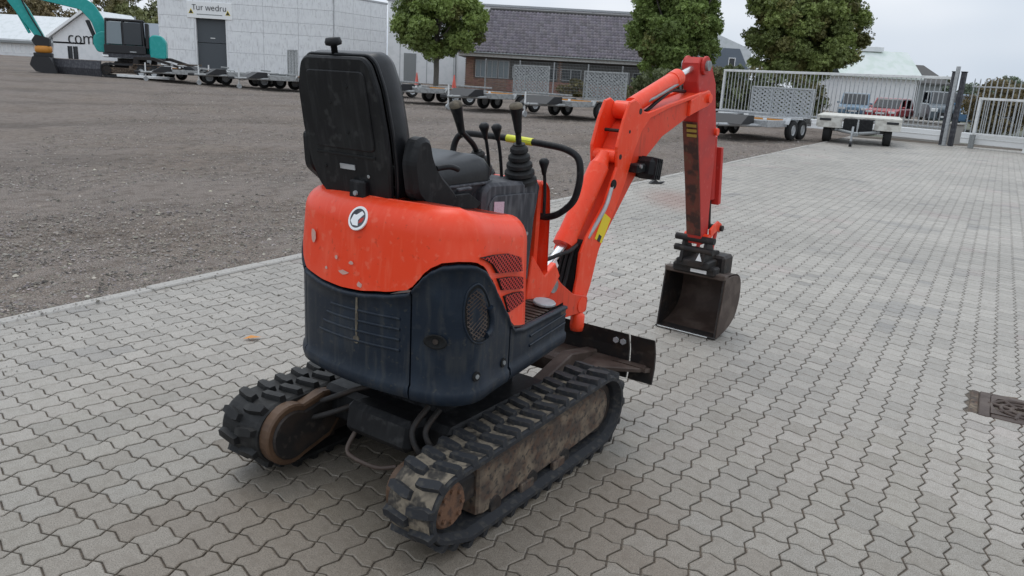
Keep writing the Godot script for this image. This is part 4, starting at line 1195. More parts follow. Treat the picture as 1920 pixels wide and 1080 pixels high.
	s = new_st(); tube(s, [c1 - (c1 - c0) * 0.02, c1 + (c1 - c0).normalized() * 0.03, c1 + (c1 - c0).normalized() * 0.07], [0.046, 0.034, 0.030], 18); put("cylinder_eye", fin(s), M.red, cyl)
	put("cylinder_rod", rod(a, c0, 0.020, 16), M.chrome, cyl)
	put("end_cap", rod(c0 - (c1 - c0) * 0.02, c0 + (c1 - c0) * 0.09, 0.0485, 24), M.red, cyl)
	put("label", plate([Vector2(0.07, 0.66), Vector2(0.10, 0.69), Vector2(0.125, 0.655), Vector2(0.095, 0.625)], 0.004, zed(0.03)), M.white_clean, cyl)
	put("hose", pipe([Vector3(-0.02, 0.70, 0.05), Vector3(0.08, 0.715, 0.06), Vector3(0.16, 0.72, 0.06), Vector3(0.23, 0.735, 0.05)], 0.009, 8), M.black, cyl)
	# arm cylinder along the top
	var d0 := Vector3(0.655, 1.305, 0); var d1 := Vector3(0.70, 1.325, 0); var d2 := Vector3(1.135, 1.465, 0); var d3 := Vector3(1.352, 1.535, 0)
	var ac := put("arm_cylinder", rod(d1, d2, 0.040, 24), M.red, root, B)
	put("cylinder_eye", rod(d0 + Vector3(0, 0, -0.055), d0 + Vector3(0, 0, 0.055), 0.042, 20), M.red, ac)
	put("end_cap", rod(d2 - Vector3(0.05, 0.016, 0), d2 + Vector3(0.012, 0.004, 0), 0.0425, 24), M.red, ac)
	put("cylinder_rod", rod(d2, d3, 0.0165, 16), M.chrome, ac)
	put("rod_eye", rod(d3 + Vector3(0, 0, -0.035), d3 + Vector3(0, 0, 0.035), 0.034, 18), M.red, ac)
	put("feed_pipe", pipe([Vector3(0.78, 1.345, 0.03), Vector3(0.85, 1.37, 0.045), Vector3(1.0, 1.415, 0.045), Vector3(1.10, 1.435, 0.03)], 0.007, 8), M.galv_dark, ac)
	put("hose", pipe([Vector3(0.80, 1.30, 0.02), Vector3(0.92, 1.36, 0.03), Vector3(1.05, 1.40, 0.02), Vector3(1.20, 1.40, 0.0), Vector3(1.29, 1.40, -0.02)], 0.009, 8), M.black, ac)
	# arm: box section with a grimy inner face
	var ap := [Vector2(1.285, 1.545), Vector2(1.31, 1.575), Vector2(1.40, 1.575), Vector2(1.445, 1.55), Vector2(1.53, 1.45), Vector2(1.575, 1.30), Vector2(1.615, 1.19), Vector2(1.635, 1.05), Vector2(1.642, 0.90), Vector2(1.655, 0.72), Vector2(1.672, 0.58), Vector2(1.655, 0.545), Vector2(1.60, 0.545), Vector2(1.572, 0.60), Vector2(1.475, 0.90), Vector2(1.395, 1.13), Vector2(1.355, 1.25), Vector2(1.335, 1.36), Vector2(1.30, 1.45)]
	s = new_st(); ext(s, ap, 0.088, Transform3D(), 0.005)
	var arm := put("arm", fin(s), M.red_dark, root, B)
	put("inner_face", plate([Vector2(1.352, 1.245), Vector2(1.349, 1.243), Vector2(1.389, 1.128), Vector2(1.469, 0.898), Vector2(1.566, 0.60), Vector2(1.572, 0.601), Vector2(1.476, 0.901), Vector2(1.396, 1.131)], 0.086, Transform3D(), 0.0), M.grimy_arm, arm)
	for k in 3:
		put("worn_mark", plate([Vector2(1.352 + 0.0085 * k, 1.232 - 0.026 * k), Vector2(1.347 + 0.0085 * k, 1.231 - 0.026 * k), Vector2(1.352 + 0.0085 * k, 1.216 - 0.026 * k), Vector2(1.357 + 0.0085 * k, 1.217 - 0.026 * k)], 0.055, zed(0.010), 0.0), M.worn_yellow, arm)
	for k in [[1.352, 1.535, 0.026, 0.075], [1.385, 1.37, 0.024, 0.088], [1.60, 1.19, 0.02, 0.06], [1.622, 0.585, 0.022, 0.075]]:
		s = new_st(); lathe(s, [Vector2(0, -k[3]), Vector2(k[2], -k[3]), Vector2(k[2], k[3]), Vector2(0, k[3])], Transform3D(Basis(Vector3.RIGHT, PI / 2), Vector3(k[0], k[1], 0)), 16, false)
		put("pin", fin(s), M.galv_dark if k[1] > 1.5 else M.red, arm)
	for sg in [-1.0, 1.0]:
		put("top_ear", plate(arc(Vector2(1.352, 1.535), 0.048, 0, 340, 16), 0.016, zed(sg * 0.052), 0.003), M.red_dark, arm)
	put("hose", pipe([Vector3(1.27, 1.40, -0.03), Vector3(1.33, 1.43, -0.06), Vector3(1.45, 1.40, -0.065), Vector3(1.56, 1.22, -0.05)], 0.009, 8), M.black, arm)
	# bucket cylinder behind the arm, links
	var bc := put("bucket_cylinder", rod(Vector3(1.655, 1.16, 0), Vector3(1.725, 0.80, 0), 0.034, 20), M.red_dark, root, B)
	put("cylinder_rod", rod(Vector3(1.725, 0.80, 0), Vector3(1.765, 0.62, 0), 0.015, 14), M.dark_steel, bc)
	put("cylinder_shield", plate([Vector2(1.69, 1.10), Vector2(1.72, 1.10), Vector2(1.78, 0.77), Vector2(1.745, 0.765)], 0.05, zed(0.03), 0.003), M.red_dark, bc)
	for sg in [-1.0, 1.0]:
		put("link", plate([Vector2(1.645, 0.63), Vector2(1.70, 0.655), Vector2(1.75, 0.67), Vector2(1.80, 0.65), Vector2(1.81, 0.615), Vector2(1.785, 0.60), Vector2(1.755, 0.615), Vector2(1.70, 0.60), Vector2(1.66, 0.575)], 0.016, zed(sg * 0.062), 0.003), M.red, bc)
		put("link", plate([Vector2(1.78, 0.64), Vector2(1.80, 0.61), Vector2(1.765, 0.47), Vector2(1.74, 0.46), Vector2(1.735, 0.49)], 0.014, zed(sg * 0.044), 0.003), M.red_dark, bc)
	put("link_pin", rod(Vector3(1.785, 0.625, -0.085), Vector3(1.785, 0.625, 0.085), 0.018, 12), M.dark_steel, bc)
	# work lamp on a bracket on the right side of the boom
	var lamp := Node3D.new(); lamp.name = "work_lamp"; lamp.transform = B; root.add_child(lamp)
	put("lamp_bracket", box(0.60, 1.03, 0.06, 0.68, 1.07, 0.115, 0.006), M.black, lamp)
	put("bracket_bolt", rod(Vector3(0.62, 1.06, 0.115), Vector3(0.62, 1.06, 0.125), 0.009, 6), M.galv_dark, lamp)
	s = new_st(); var lt := Transform3D(Basis(Vector3.BACK, -0.15), Vector3(0.735, 1.045, 0.10))
	bx(s, lt, Vector3(0.105, 0.105, 0.105), 0.024); put("lamp_housing", fin(s), M.black, lamp)
	s = new_st(); bx(s, lt.translated_local(Vector3(0.052, 0, 0)), Vector3(0.006, 0.08, 0.085), 0.002); put("lamp_glass", fin(s), M.glass, lamp)
	for k in 4:
		s = new_st(); bx(s, lt.translated_local(Vector3(-0.03 + 0.018 * k, 0.0, 0.0)), Vector3(0.006, 0.098, 0.110), 0.001); put("cooling_rib", fin(s), M.black, lamp)
	# coupler and bucket; the open mouth faces the machine
	s = new_st()
	for sg in [-1.0, 1.0]:
		ext(s, round_poly([Vector2(1.57, 0.43), Vector2(1.60, 0.57), Vector2(1.655, 0.58), Vector2(1.71, 0.50), Vector2(1.80, 0.49), Vector2(1.80, 0.42), Vector2(1.66, 0.40)], 0.012), 0.02, zed(sg * 0.068), 0.003)
	addbox(s, 1.58, 0.405, -0.10, 1.80, 0.45, 0.10, 0.008)
	addbox(s, 1.62, 0.36, -0.135, 1.70, 0.415, 0.135, 0.01)
	addbox(s, 1.72, 0.34, -0.03, 1.86, 0.47, 0.145, 0.014)
	put("quick_coupler", fin(s), M.dark_steel, root, B)
	for k in [[1.60, 0.51], [1.60, 0.575], [1.635, 0.40]]:
		put("coupler_pin", rod(Vector3(k[0], k[1], -0.12), Vector3(k[0], k[1], 0.12), 0.02, 12), M.dark_steel, root, B)
	put("coupler_label", plate([Vector2(-0.05, -0.012), Vector2(0.05, -0.012), Vector2(0.05, 0.012), Vector2(-0.05, 0.012)], 0.003, B * Transform3D(Basis(Vector3.UP, -PI / 2), Vector3(1.6185, 0.385, 0.035))), M.white_clean, root)
	put("coupler_arrow", plate([Vector2(-0.018, -0.02), Vector2(0.018, -0.02), Vector2(0.0, 0.026)], 0.003, B * Transform3D(Basis(Vector3.UP, -PI / 2), Vector3(1.566, 0.475, 0.05))), M.white_clean, root)
	bucket(root, B)

func bucket(root: Node3D, B: Transform3D) -> void:
	var bk := Node3D.new(); bk.name = "bucket"; bk.transform = B; root.add_child(bk)
	# back shell swept across the width: lip, floor, heel, top
	var prof := [Vector2(1.612, 0.004), Vector2(1.68, 0.012), Vector2(1.78, 0.035), Vector2(1.865, 0.085), Vector2(1.905, 0.16), Vector2(1.912, 0.235), Vector2(1.893, 0.315), Vector2(1.835, 0.350), Vector2(1.73, 0.360), Vector2(1.655, 0.355)]
	var sm := []
	for i in prof.size() - 1:
		for k in 4: sm.append((prof[i] as Vector2).cubic_interpolate(prof[i + 1], prof[maxi(i - 1, 0)], prof[mini(i + 2, prof.size() - 1)], k / 4.0))
	sm.append(prof[prof.size() - 1])
	var s := new_st(); var rows := []
	for side in 2:
		var rr := []
		for i in sm.size():
			var d: Vector2 = (sm[mini(i + 1, sm.size() - 1)] - sm[maxi(i - 1, 0)]).normalized()
			var n := Vector2(d.y, -d.x)
			rr.append(sm[i] + n * (0.008 if side == 0 else 0.0))
		rows.append(rr)
	var w := 0.188
	s.set_smooth_group(1)
	for i in sm.size() - 1:
		var a: Vector2 = rows[0][i]; var b: Vector2 = rows[0][i + 1]; var c: Vector2 = rows[1][i]; var d: Vector2 = rows[1][i + 1]
		face(s, [Vector3(a.x, a.y, -w), Vector3(a.x, a.y, w), Vector3(b.x, b.y, w), Vector3(b.x, b.y, -w)], Vector3(1.72, 0.18, 0))
	s.set_smooth_group(2)
	for i in sm.size() - 1:
		var c: Vector2 = rows[1][i]; var d: Vector2 = rows[1][i + 1]; var o := (c - Vector2(1.72, 0.18)) * 2.0 + Vector2(1.72, 0.18)
		face(s, [Vector3(c.x, c.y, -w), Vector3(c.x, c.y, w), Vector3(d.x, d.y, w), Vector3(d.x, d.y, -w)], Vector3(o.x, o.y, 0))
	for i in [0, sm.size() - 1]:
		var a: Vector2 = rows[0][i]; var c: Vector2 = rows[1][i]
		s.set_smooth_group(-1)
		face(s, [Vector3(a.x, a.y, -w), Vector3(a.x, a.y, w), Vector3(c.x, c.y, w), Vector3(c.x, c.y, -w)], Vector3(1.75, 0.18, 0))
	put("bucket_shell", fin(s), M.brown_steel, bk)
	for sg in [-1.0, 1.0]:
		put("side_wall", plate(sm, 0.010, zed(sg * 0.190), 0.002), M.brown_steel if sg > 0 else M.dark_steel, bk)
		put("side_cutter", plate([Vector2(1.600, 0.0), Vector2(1.645, 0.0), Vector2(1.70, 0.365), Vector2(1.645, 0.372)], 0.008, zed(sg * 0.184), 0.002), M.dark_steel, bk)
	s = new_st(); addbox(s, 1.590, 0.0, -0.192, 1.69, 0.012, 0.192, 0.004); put("cutting_edge", fin(s), M.dark_steel, bk)
	s = new_st(); addbox(s, 1.5865, 0.003, -0.175, 1.5895, 0.010, 0.15, 0.001); put("worn_edge", fin(s), M.chrome, bk)
	s = new_st(); addbox(s, 1.64, 0.345, -0.192, 1.70, 0.378, 0.192, 0.006); put("top_bar", fin(s), M.brown_steel, bk)

# ---------------------------------------------------------------- buildings
func wall_panels(parent: Node3D, o: Vector3, d: Vector3, cols: Array, rows: Array, thick: float, m: Array, skip := []) -> void:
	# precast panels between the given lines along direction d from o, joints recessed
	var n := Vector3(d.z, 0, -d.x)   # inwards or outwards does not matter: panels are centred on the line
	for i in cols.size() - 1:
		for j in rows.size() - 1:
			if [i, j] in skip: continue
			var s := new_st()
			var w: float = cols[i + 1] - cols[i]; var h: float = rows[j + 1] - rows[j]
			bx(s, Transform3D(Basis(d, Vector3.UP, d.cross(Vector3.UP)), o + d * (cols[i] + w * 0.5) + Vector3(0, rows[j] + h * 0.5, 0)), Vector3(w - 0.013, h - 0.013, thick), 0.005)
			put("panel", fin(s), m[(i * 3 + j * 5) % m.size()], parent)

func gable_roof(s: SurfaceTool, x0: float, x1: float, z0: float, z1: float, y_eave: float, y_ridge: float, hip0 := 0.0, hip1 := 0.0, t := 0.12) -> void:
	var zm := (z0 + z1) * 0.5
	var a := [Vector3(x0, y_eave, z1), Vector3(x1, y_eave, z1), Vector3(x1 - hip1, y_ridge, zm), Vector3(x0 + hip0, y_ridge, zm)]
	var b := [Vector3(x0, y_eave, z0), Vector3(x1, y_eave, z0), Vector3(x1 - hip1, y_ridge, zm), Vector3(x0 + hip0, y_ridge, zm)]
	var c := Vector3((x0 + x1) * 0.5, y_eave - 3.0, zm)
	face(s, a, c); face(s, b, c)
	if hip0 > 0: face(s, [a[0], b[0], a[3]], c)
	if hip1 > 0: face(s, [a[1], b[1], a[2]], c)
	# thickness at the eaves
	for e in [a, b]: face(s, [e[0], e[1], e[1] - Vector3(0, t, 0), e[0] - Vector3(0, t, 0)], c + Vector3(0, 3, 0))
	for k in [0, 1]: face(s, [a[k], b[k], b[k] - Vector3(0, t, 0), a[k] - Vector3(0, t, 0)], c + Vector3(0, 3, 0))
	face(s, [a[0] - Vector3(0, t, 0), a[1] - Vector3(0, t, 0), b[1] - Vector3(0, t, 0), b[0] - Vector3(0, t, 0)], Vector3(c.x, y_eave + 2.0, c.z))

func window_at(parent: Node3D, x0: float, y0: float, x1: float, y1: float, z: float, frame: Material, pane: Material, mull := 1) -> void:
	# in a wall that faces +z of the parent
	var s := new_st(); var f := 0.06
	addbox(s, x0, y0, z - 0.06, x1, y0 + f, z + 0.03); addbox(s, x0, y1 - f, z - 0.06, x1, y1, z + 0.03)
	for k in mull + 2:
		var x := lerpf(x0, x1 - f, float(k) / (mull + 1)); addbox(s, x, y0 + f, z - 0.06, x + f, y1 - f, z + 0.028)
	var w := put("window", fin(s), frame, parent)
	put("pane", box(x0 + 0.02, y0 + 0.02, z - 0.03, x1 - 0.02, y1 - 0.02, z - 0.015, 0.0), pane, w)

func letters(text: String, size: float, m: Material, parent: Node3D, t: Transform3D, called := "lettering", bold := false) -> void:
	var f := SystemFont.new(); f.font_names = PackedStringArray(["Droid Sans"]); f.font_weight = 700 if bold else 400
	var tm := TextMesh.new(); tm.text = text; tm.font = f; tm.font_size = 64; tm.pixel_size = size / 64.0; tm.depth = 0.03
	put(called, tm, m, parent, t)

func buildings() -> void:
	var conc := []
	for k in 3:
		conc.append(tmat(ramp_tex(256, [[81 + k, 0.02, 5, 0.45, 0.8, Color(0.78, 0.785, 0.79), 0.6], [91 + k, 0.03, 5, 0.72, 0.84, Color(0.50, 0.50, 0.49), 0.4]], Color(0.84 + 0.008 * k, 0.845 + 0.008 * k, 0.85 + 0.008 * k)), 3.0, 0.85))
	for k in 3: streaks(conc[k], 146 + k, 0.5, 0.9, Color(0.42, 0.42, 0.415), 0.45); conc[k].uv2_scale = Vector3(0.5, 0.10, 0.5)
	M.wall_white = tmat(ramp_tex(256, [[84, 0.02, 5, 0.5, 0.8, Color(0.74, 0.75, 0.75), 0.7]], Color(0.83, 0.835, 0.835)), 4.0, 0.8)
	M.door_grey = mat(Color(0.075, 0.085, 0.095), 0.5)
	M.roof_dark = mat(Color(0.175, 0.155, 0.17), 0.6); M.roof_dark.vertex_color_use_as_albedo = true
	M.brick = mat(Color(0.36, 0.225, 0.17), 0.9); M.brick.vertex_color_use_as_albedo = true
	M.mortar = mat(Color(0.25, 0.22, 0.20), 0.95)
	M.steel_roof = tmat(ramp_tex(256, [[86, 0.03, 4, 0.5, 0.8, Color(0.52, 0.56, 0.54), 0.6]], Color(0.66, 0.68, 0.69)), 5.0, 0.45)
	M.moss_roof = tmat(ramp_tex(256, [[87, 0.03, 5, 0.45, 0.75, Color(0.52, 0.60, 0.52), 0.6]], Color(0.66, 0.70, 0.67)), 9.0, 0.6)
	M.slate = mat(Color(0.16, 0.19, 0.23), 0.6)
	M.shade_wood = mat(Color(0.10, 0.095, 0.09), 0.8)

	# 1 the grey precast hall with the door
	var d := Vector3(11.63, 0, -2.12).normalized()
	var o := Vector3(-25.53, 0.45, -56.75)
	var hall := thing("warehouse", "large light grey warehouse of concrete panels with a dark grey door", "building")
	var rows := [0.0, 1.45, 2.9, 3.72, 4.7, 5.75]
	wall_panels(hall, o, d, [0.0, 2.35, 4.55, 7.0, 9.4, 11.82], rows, 0.2, conc, [[1, 0], [1, 1], [1, 2]])
	var c := o + d * 11.82
	var sd := (Vector3(-11.14, 0.45, -64.49) - c); sd.y = 0; sd = sd.normalized()
	wall_panels(hall, c + sd * 0.1, sd, [0.0, 2.1, 4.2, 6.3], rows, 0.2, conc)
	var s := new_st()
	# core behind the panels, left flank and roof
	var bk := Vector3(-14.0, 0, -40.0).normalized()
	var q := [o + d * 0.15, c - d * 0.15, c + sd * 6.3 - d * 0.15, o + sd * 6.3 + d * 0.15]
	var ins := (sd - d * 0.0).normalized() * 0.075
	face(s, [q[0] + ins, o + d * 2.36 + ins, o + d * 2.36 + ins + Vector3(0, 5.7, 0), q[0] + ins + Vector3(0, 5.7, 0)], o + sd * 4.0 + Vector3(0, 3, 0))
	face(s, [o + d * 4.54 + ins, q[1] + ins, q[1] + ins + Vector3(0, 5.7, 0), o + d * 4.54 + ins + Vector3(0, 5.7, 0)], o + d * 6.0 + sd * 4.0 + Vector3(0, 3, 0))
	face(s, [q[1], q[2], q[2] + Vector3(0, 5.7, 0), q[1] + Vector3(0, 5.7, 0)], o + sd * 3.0)
	face(s, [q[0], q[3], q[3] + Vector3(0, 5.7, 0), q[0] + Vector3(0, 5.7, 0)], c)
	face(s, [q[0] + Vector3(0, 5.7, 0), q[1] + Vector3(0, 5.7, 0), q[2] + Vector3(0, 5.7, 0), q[3] + Vector3(0, 5.7, 0)], o)
	face(s, [q[3], q[2], q[2] + Vector3(0, 5.7, 0), q[3] + Vector3(0, 5.7, 0)], o)
	put("core", fin(s), conc[0], hall)
	s = new_st(); bx(s, Transform3D(Basis(d, Vector3.UP, d.cross(Vector3.UP)), o + d * 5.9 + Vector3(0, 5.82, 0)), Vector3(11.95, 0.14, 0.26), 0.01); bx(s, Transform3D(Basis(sd, Vector3.UP, sd.cross(Vector3.UP)), c + sd * 3.2 + Vector3(0, 5.823, 0)), Vector3(6.5, 0.14, 0.26), 0.01)
	put("coping", fin(s), M.galv, hall)
	# recessed door with reveals
	var dt := Transform3D(Basis(d, Vector3.UP, d.cross(Vector3.UP)), o + d * 3.45 + d.cross(Vector3.UP) * -0.28)
	s = new_st(); bx(s, dt.translated_local(Vector3(0, 1.0, 0)), Vector3(1.98, 2.0, 0.06), 0.01); bx(s, dt.translated_local(Vector3(0, 2.83, 0)), Vector3(1.98, 1.60, 0.055), 0.01)
	var dr := put("door", fin(s), M.door_grey, hall)
	s = new_st(); bx(s, dt.translated_local(Vector3(0.05, 2.35, 0.04)), Vector3(0.32, 0.06, 0.03), 0.005); put("door_plate", fin(s), M.white, dr)
	s = new_st()
	for sg in [-1.0, 1.0]: bx(s, dt.translated_local(Vector3(sg * 1.045, 1.85, 0.13)), Vector3(0.11, 3.70, 0.42), 0.01)
	bx(s, dt.translated_local(Vector3(0, 3.70, 0.13)), Vector3(2.2, 0.10, 0.42), 0.01)
	put("door_reveal", fin(s), M.wall_white, hall)
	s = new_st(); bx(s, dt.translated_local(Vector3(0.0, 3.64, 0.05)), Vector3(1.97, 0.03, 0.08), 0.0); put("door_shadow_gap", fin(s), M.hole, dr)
	var sg := thing("door_sign", "white sign with warning triangles above the dark warehouse door", "sign", dt.translated_local(Vector3(-0.03, 4.12, 0.40)))
	put("board", box(-1.5, -0.48, -0.03, 1.5, 0.62, 0.03, 0.01), M.white_clean, sg)
	letters("Tur wedru", 0.50, M.grey_plastic, sg, at(0, 0.22, 0.035))
	put("fine_print", box(-0.85, -0.26, 0.031, 0.85, -0.20, 0.034, 0.0), M.galv_dark, sg)
	for x in [-1.22, 1.22]:
		put("warning_triangle", plate([Vector2(x - 0.17, -0.20), Vector2(x + 0.17, -0.20), Vector2(x, 0.14)], 0.012, zed(0.036)), M.yellow, sg)
		put("warning_mark", plate([Vector2(x - 0.13, -0.18), Vector2(x + 0.13, -0.18), Vector2(x, 0.07)], 0.012, zed(0.040)), M.ink, sg)

	# 2 long white hall further back, with a lower white wall before it
	var wh := thing("white_hall", "long plain white hall behind the round tree and the brick house", "building", at(-11.2, 0.4, -66.2))
	put("wall", box(0.0, -0.5, -16, 22.5, 6.25, 0.0, 0.02), M.wall_white, wh)
	put("coping", box(-0.1, 6.25, -16.1, 22.6, 6.42, 0.12, 0.01), M.galv, wh)
	for k in 10: put("joint_strip", box(2.2 * k + 1.0, 0.0, 0.0, 2.2 * k + 1.05, 6.2, 0.02, 0.0), M.galv, wh)
	s = new_st(); addbox(s, 5.55, 0.0, 0.05, 5.63, 2.7, 0.13, 0.01); put("down_pipe", fin(s), M.galv_dark, wh)
	put("door", box(1.35, 0.0, 0.0, 2.35, 2.3, 0.05, 0.01), M.galv_dark, wh)

	# 3 brick house with a tiled hipped roof
	var hz := -57.8
	var hs := thing("brick_house", "low brick house with a grey tiled roof behind the trailers", "house", at(-4.25, 0.3, hz))
	s = new_st(); addbox(s, 0.05, -0.3, -6.8, 16.4, 2.30, -0.22); put("wall", fin(s), M.mortar, hs)
	# bricks: piers and plinth, in running bond
	var mm := MultiMesh.new(); mm.transform_format = MultiMesh.TRANSFORM_3D; mm.use_colors = true
	mm.mesh = box(-0.112, -0.028, -0.054, 0.112, 0.028, 0.054, 0.004)
	var xs := []; var cs := []
	for r in 38:
		for k in 70:
			var x := 0.12 + 0.24 * k + (0.12 if r % 2 else 0.0); var y := 0.03 + 0.067 * r
			if x > 16.3: continue
			var pier: bool = x < 0.62 or (x > 6.6 and x < 6.9) or x > 15.9
			if y > 0.80 and not pier: continue
			xs.append(Transform3D(Basis(), Vector3(x, y, -0.16 + rng.randf_range(-0.004, 0.004))))
			var w := rng.randf_range(0.75, 1.2); var or_ := 1.0 if not (y < 0.8 and x > 3.0) else 1.25
			cs.append(Color(w * or_, w * rng.randf_range(0.9, 1.05), w * rng.randf_range(0.9, 1.05)))
	mm.instance_count = xs.size()
	for i in xs.size(): mm.set_instance_transform(i, xs[i]); mm.set_instance_color(i, cs[i])
	var mi := MultiMeshInstance3D.new(); mi.name = "bricks"; mi.multimesh = mm; mi.material_override = M.brick; hs.add_child(mi); mi.set_meta("kind", "stuff")
	# light bay with mullions, dark timber band with strip windows
	for k in 3: window_at(hs, 0.75 + 0.82 * k, 0.86, 1.52 + 0.82 * k, 2.08, -0.12, M.galv, M.pane, 1)
	s = new_st(); addbox(s, 3.25, 0.82, -0.22, 15.9, 2.28, -0.17); put("timber_band", fin(s), M.shade_wood, hs)
	for k in 7: window_at(hs, 3.4 + 1.72 * k, 0.95, 4.9 + 1.72 * k, 1.75, -0.14, M.galv_dark if k % 2 else M.galv, M.glass, 1)
	s = new_st(); gable_roof(s, -0.45, 16.9, -7.2, 0.55, 2.58, 5.72, 2.0, 2.0, 0.10); var rf := put("roof", fin(s), M.roof_dark, hs)
	s = new_st(); addbox(s, -0.45, 2.28, 0.30, 16.9, 2.52, 0.42, 0.01); addbox(s, -0.47, 2.26, -7.0, -0.42, 2.50, 0.40); put("fascia", fin(s), M.white, hs)
	s = new_st(); addbox(s, -0.3, 2.24, -0.22, 16.8, 2.28, 0.36, 0.0); put("soffit", fin(s), M.shade_wood, hs)
	s = new_st(); tube(s, [Vector3(-0.5, 2.53, 0.58), Vector3(16.95, 2.53, 0.58)], 0.06, 8); put("gutter", fin(s), M.galv_dark, hs)
	# curved tiles on the front slope and on the left hip
	mm = MultiMesh.new(); mm.transform_format = MultiMesh.TRANSFORM_3D; mm.use_colors = true
	s = new_st(); var tr := []
	for z in [0.0, -0.36]:
		var row := []
		for k in 7:
			var t := k / 6.0
			row.append(Vector3((t - 0.5) * 0.27, 0.028 * sin(t * TAU) + 0.03 + (0.022 if z == 0.0 else 0.0), z))
		tr.append(row)
	grid(s, tr, false, false)
	for k in 6: quad(s, tr[0][k] - Vector3(0, 0.03, 0), tr[0][k + 1] - Vector3(0, 0.03, 0), tr[0][k + 1], tr[0][k])
	mm.mesh = fin(s)
	xs = []; cs = []
	var run := Vector3(0, 3.14, -3.875); var L := run.length(); var dir := run / L
	var bb := Basis(Vector3.RIGHT, Vector3.RIGHT.cross(dir).normalized() * 1.0, -dir)
	for r in 15:
		var t := r * 0.325
		for k in 68:
			var x := -0.40 + 0.262 * k; var inn := 2.0 * t / L
			if x < -0.45 + inn + 0.1 or x > 16.9 - inn - 0.1: continue
			xs.append(Transform3D(bb, Vector3(x, 2.58, 0.55) + dir * t + bb.y * 0.005)); var w := rng.randf_range(0.78, 1.25)
			cs.append(Color(w, w * rng.randf_range(0.96, 1.02), w * rng.randf_range(0.96, 1.05)))
	mm.instance_count = xs.size()
	for i in xs.size(): mm.set_instance_transform(i, xs[i]); mm.set_instance_color(i, cs[i])
	mi = MultiMeshInstance3D.new(); mi.name = "tiles"; mi.multimesh = mm; mi.material_override = M.roof_dark; rf.add_child(mi); mi.set_meta("kind", "stuff")
	s = new_st(); tube(s, [Vector3(1.5, 5.76, -3.325), Vector3(14.95, 5.76, -3.325)], 0.11, 8); tube(s, [Vector3(-0.45, 2.62, 0.55), Vector3(1.55, 5.76, -3.325)], 0.08, 6)
	put("ridge_tiles", fin(s), M.shade_wood, rf)

	# 4 white gabled building at the far left
	var cb := thing("gabled_building", "white gabled building with dark lettering behind the teal excavator", "building", at(-39.6, 0.5, -73.5))
	s = new_st(); ext(s, [Vector2(-3.2, -0.6), Vector2(3.2, -0.6), Vector2(3.2, 2.1), Vector2(0, 4.35), Vector2(-3.2, 2.1)], 8.0, zed(-4.0), 0.0); put("wall", fin(s), M.wall_white, cb)
	s = new_st()
	for sgn in [-1.0, 1.0]:
		var e := Vector2(sgn * 3.6, 1.86); var rdg := Vector2(0.0, 4.42)
		ext(s, [e, rdg, rdg + Vector2(0, 0.16), e + Vector2(0, 0.16)], 8.8, zed(-4.1), 0.0)
	put("roof", fin(s), M.steel_roof, cb)
	s = new_st()
	for sgn in [-1.0, 1.0]:
		ext(s, [Vector2(sgn * 3.62, 1.80), Vector2(0.0, 4.36), Vector2(0.0, 4.62), Vector2(sgn * 3.62, 2.06)], 0.06, zed(0.34), 0.0)
	put("barge_board", fin(s), M.white_clean, cb)
	letters("comp", 1.3, M.ink, cb, at(-0.22, 2.0, 0.03))
	for k in 2: window_at(cb, -1.9 + 0.5 * k, 0.1 + 0.0, -1.5 + 0.5 * k, 1.3, 0.02, M.ink, M.glass, 0)
	put("wing_wall", box(-11.0, -0.6, -7.0, -3.15, 1.55, -0.4, 0.02), M.wall_white, cb)
	for k in 6: window_at(cb, -10.6 + 1.2 * k, 0.45, -9.7 + 1.2 * k, 1.25, -0.39, M.white_clean, M.pane, 1)
	s = new_st(); gable_roof(s, -11.4, -0.4, -7.6, 0.0, 1.65, 3.9, 0.0, 0.0, 0.15); put("wing_roof", fin(s), M.steel_roof, cb)
	put("wing_eave", box(-11.4, 1.30, -0.38, -3.2, 1.52, 0.02, 0.01), M.galv_dark, cb)
	var cb2 := thing("far_shed", "low grey roofed shed just left of the warehouse corner", "building", at(-33.4, 0.5, -72.0))
	put("wall", box(-2.6, -0.5, -5, 2.6, 2.3, 0, 0.02), M.galv_dark, cb2)
	s = new_st(); gable_roof(s, -2.9, 2.9, -5.4, 0.4, 2.3, 3.7, 0, 0, 0.12); put("roof", fin(s), M.slate, cb2)

	# 5 white barn with a mossy pale roof at the right, and its small neighbour
	var wb := thing("white_barn", "white barn with a pale mossy roof behind the sliding gate", "building", at(24.2, 0.0, -62.0))
	s = new_st(); addbox(s, 0.0, -0.3, -6.0, 5.85, 2.95, 0.0); put("wall", fin(s), M.wall_white, wb)
	put("gable", plate([Vector2(0.0, 0.0), Vector2(6.0, 0.0), Vector2(6.0, 2.95), Vector2(3.0, 4.75), Vector2(0.0, 2.95)], 0.1, Transform3D(Basis(Vector3.UP, PI / 2), Vector3(5.85, 0, 0.0))), M.wall_white, wb)
	s = new_st(); gable_roof(s, -0.3, 6.05, -6.4, 0.4, 2.85, 4.85, 0, 0, 0.12); rf = put("roof", fin(s), M.moss_roof, wb)
	put("roof_vent", box(1.6, 4.75, -3.6, 4.0, 5.15, -2.6, 0.04), M.wall_white, rf)
	var gb := thing("grey_annex", "small grey hip roofed annex beside the white barn", "building", at(31.0, 0.0, -64.0))
	put("wall", box(-0.6, -0.3, -4.5, 2.0, 2.6, 0.0, 0.02), M.galv_dark, gb)
	s = new_st(); gable_roof(s, -0.7, 2.5, -4.8, 0.3, 2.6, 4.0, 0.6, 1.2, 0.12); put("roof", fin(s), M.shade_wood, gb)

	# 6 slate-blue gable and a pale hall between the two big trees
	var sb := thing("slate_building", "slate blue gabled building with a white window between the two conical trees", "building", at(16.2, 0.3, -64.6))
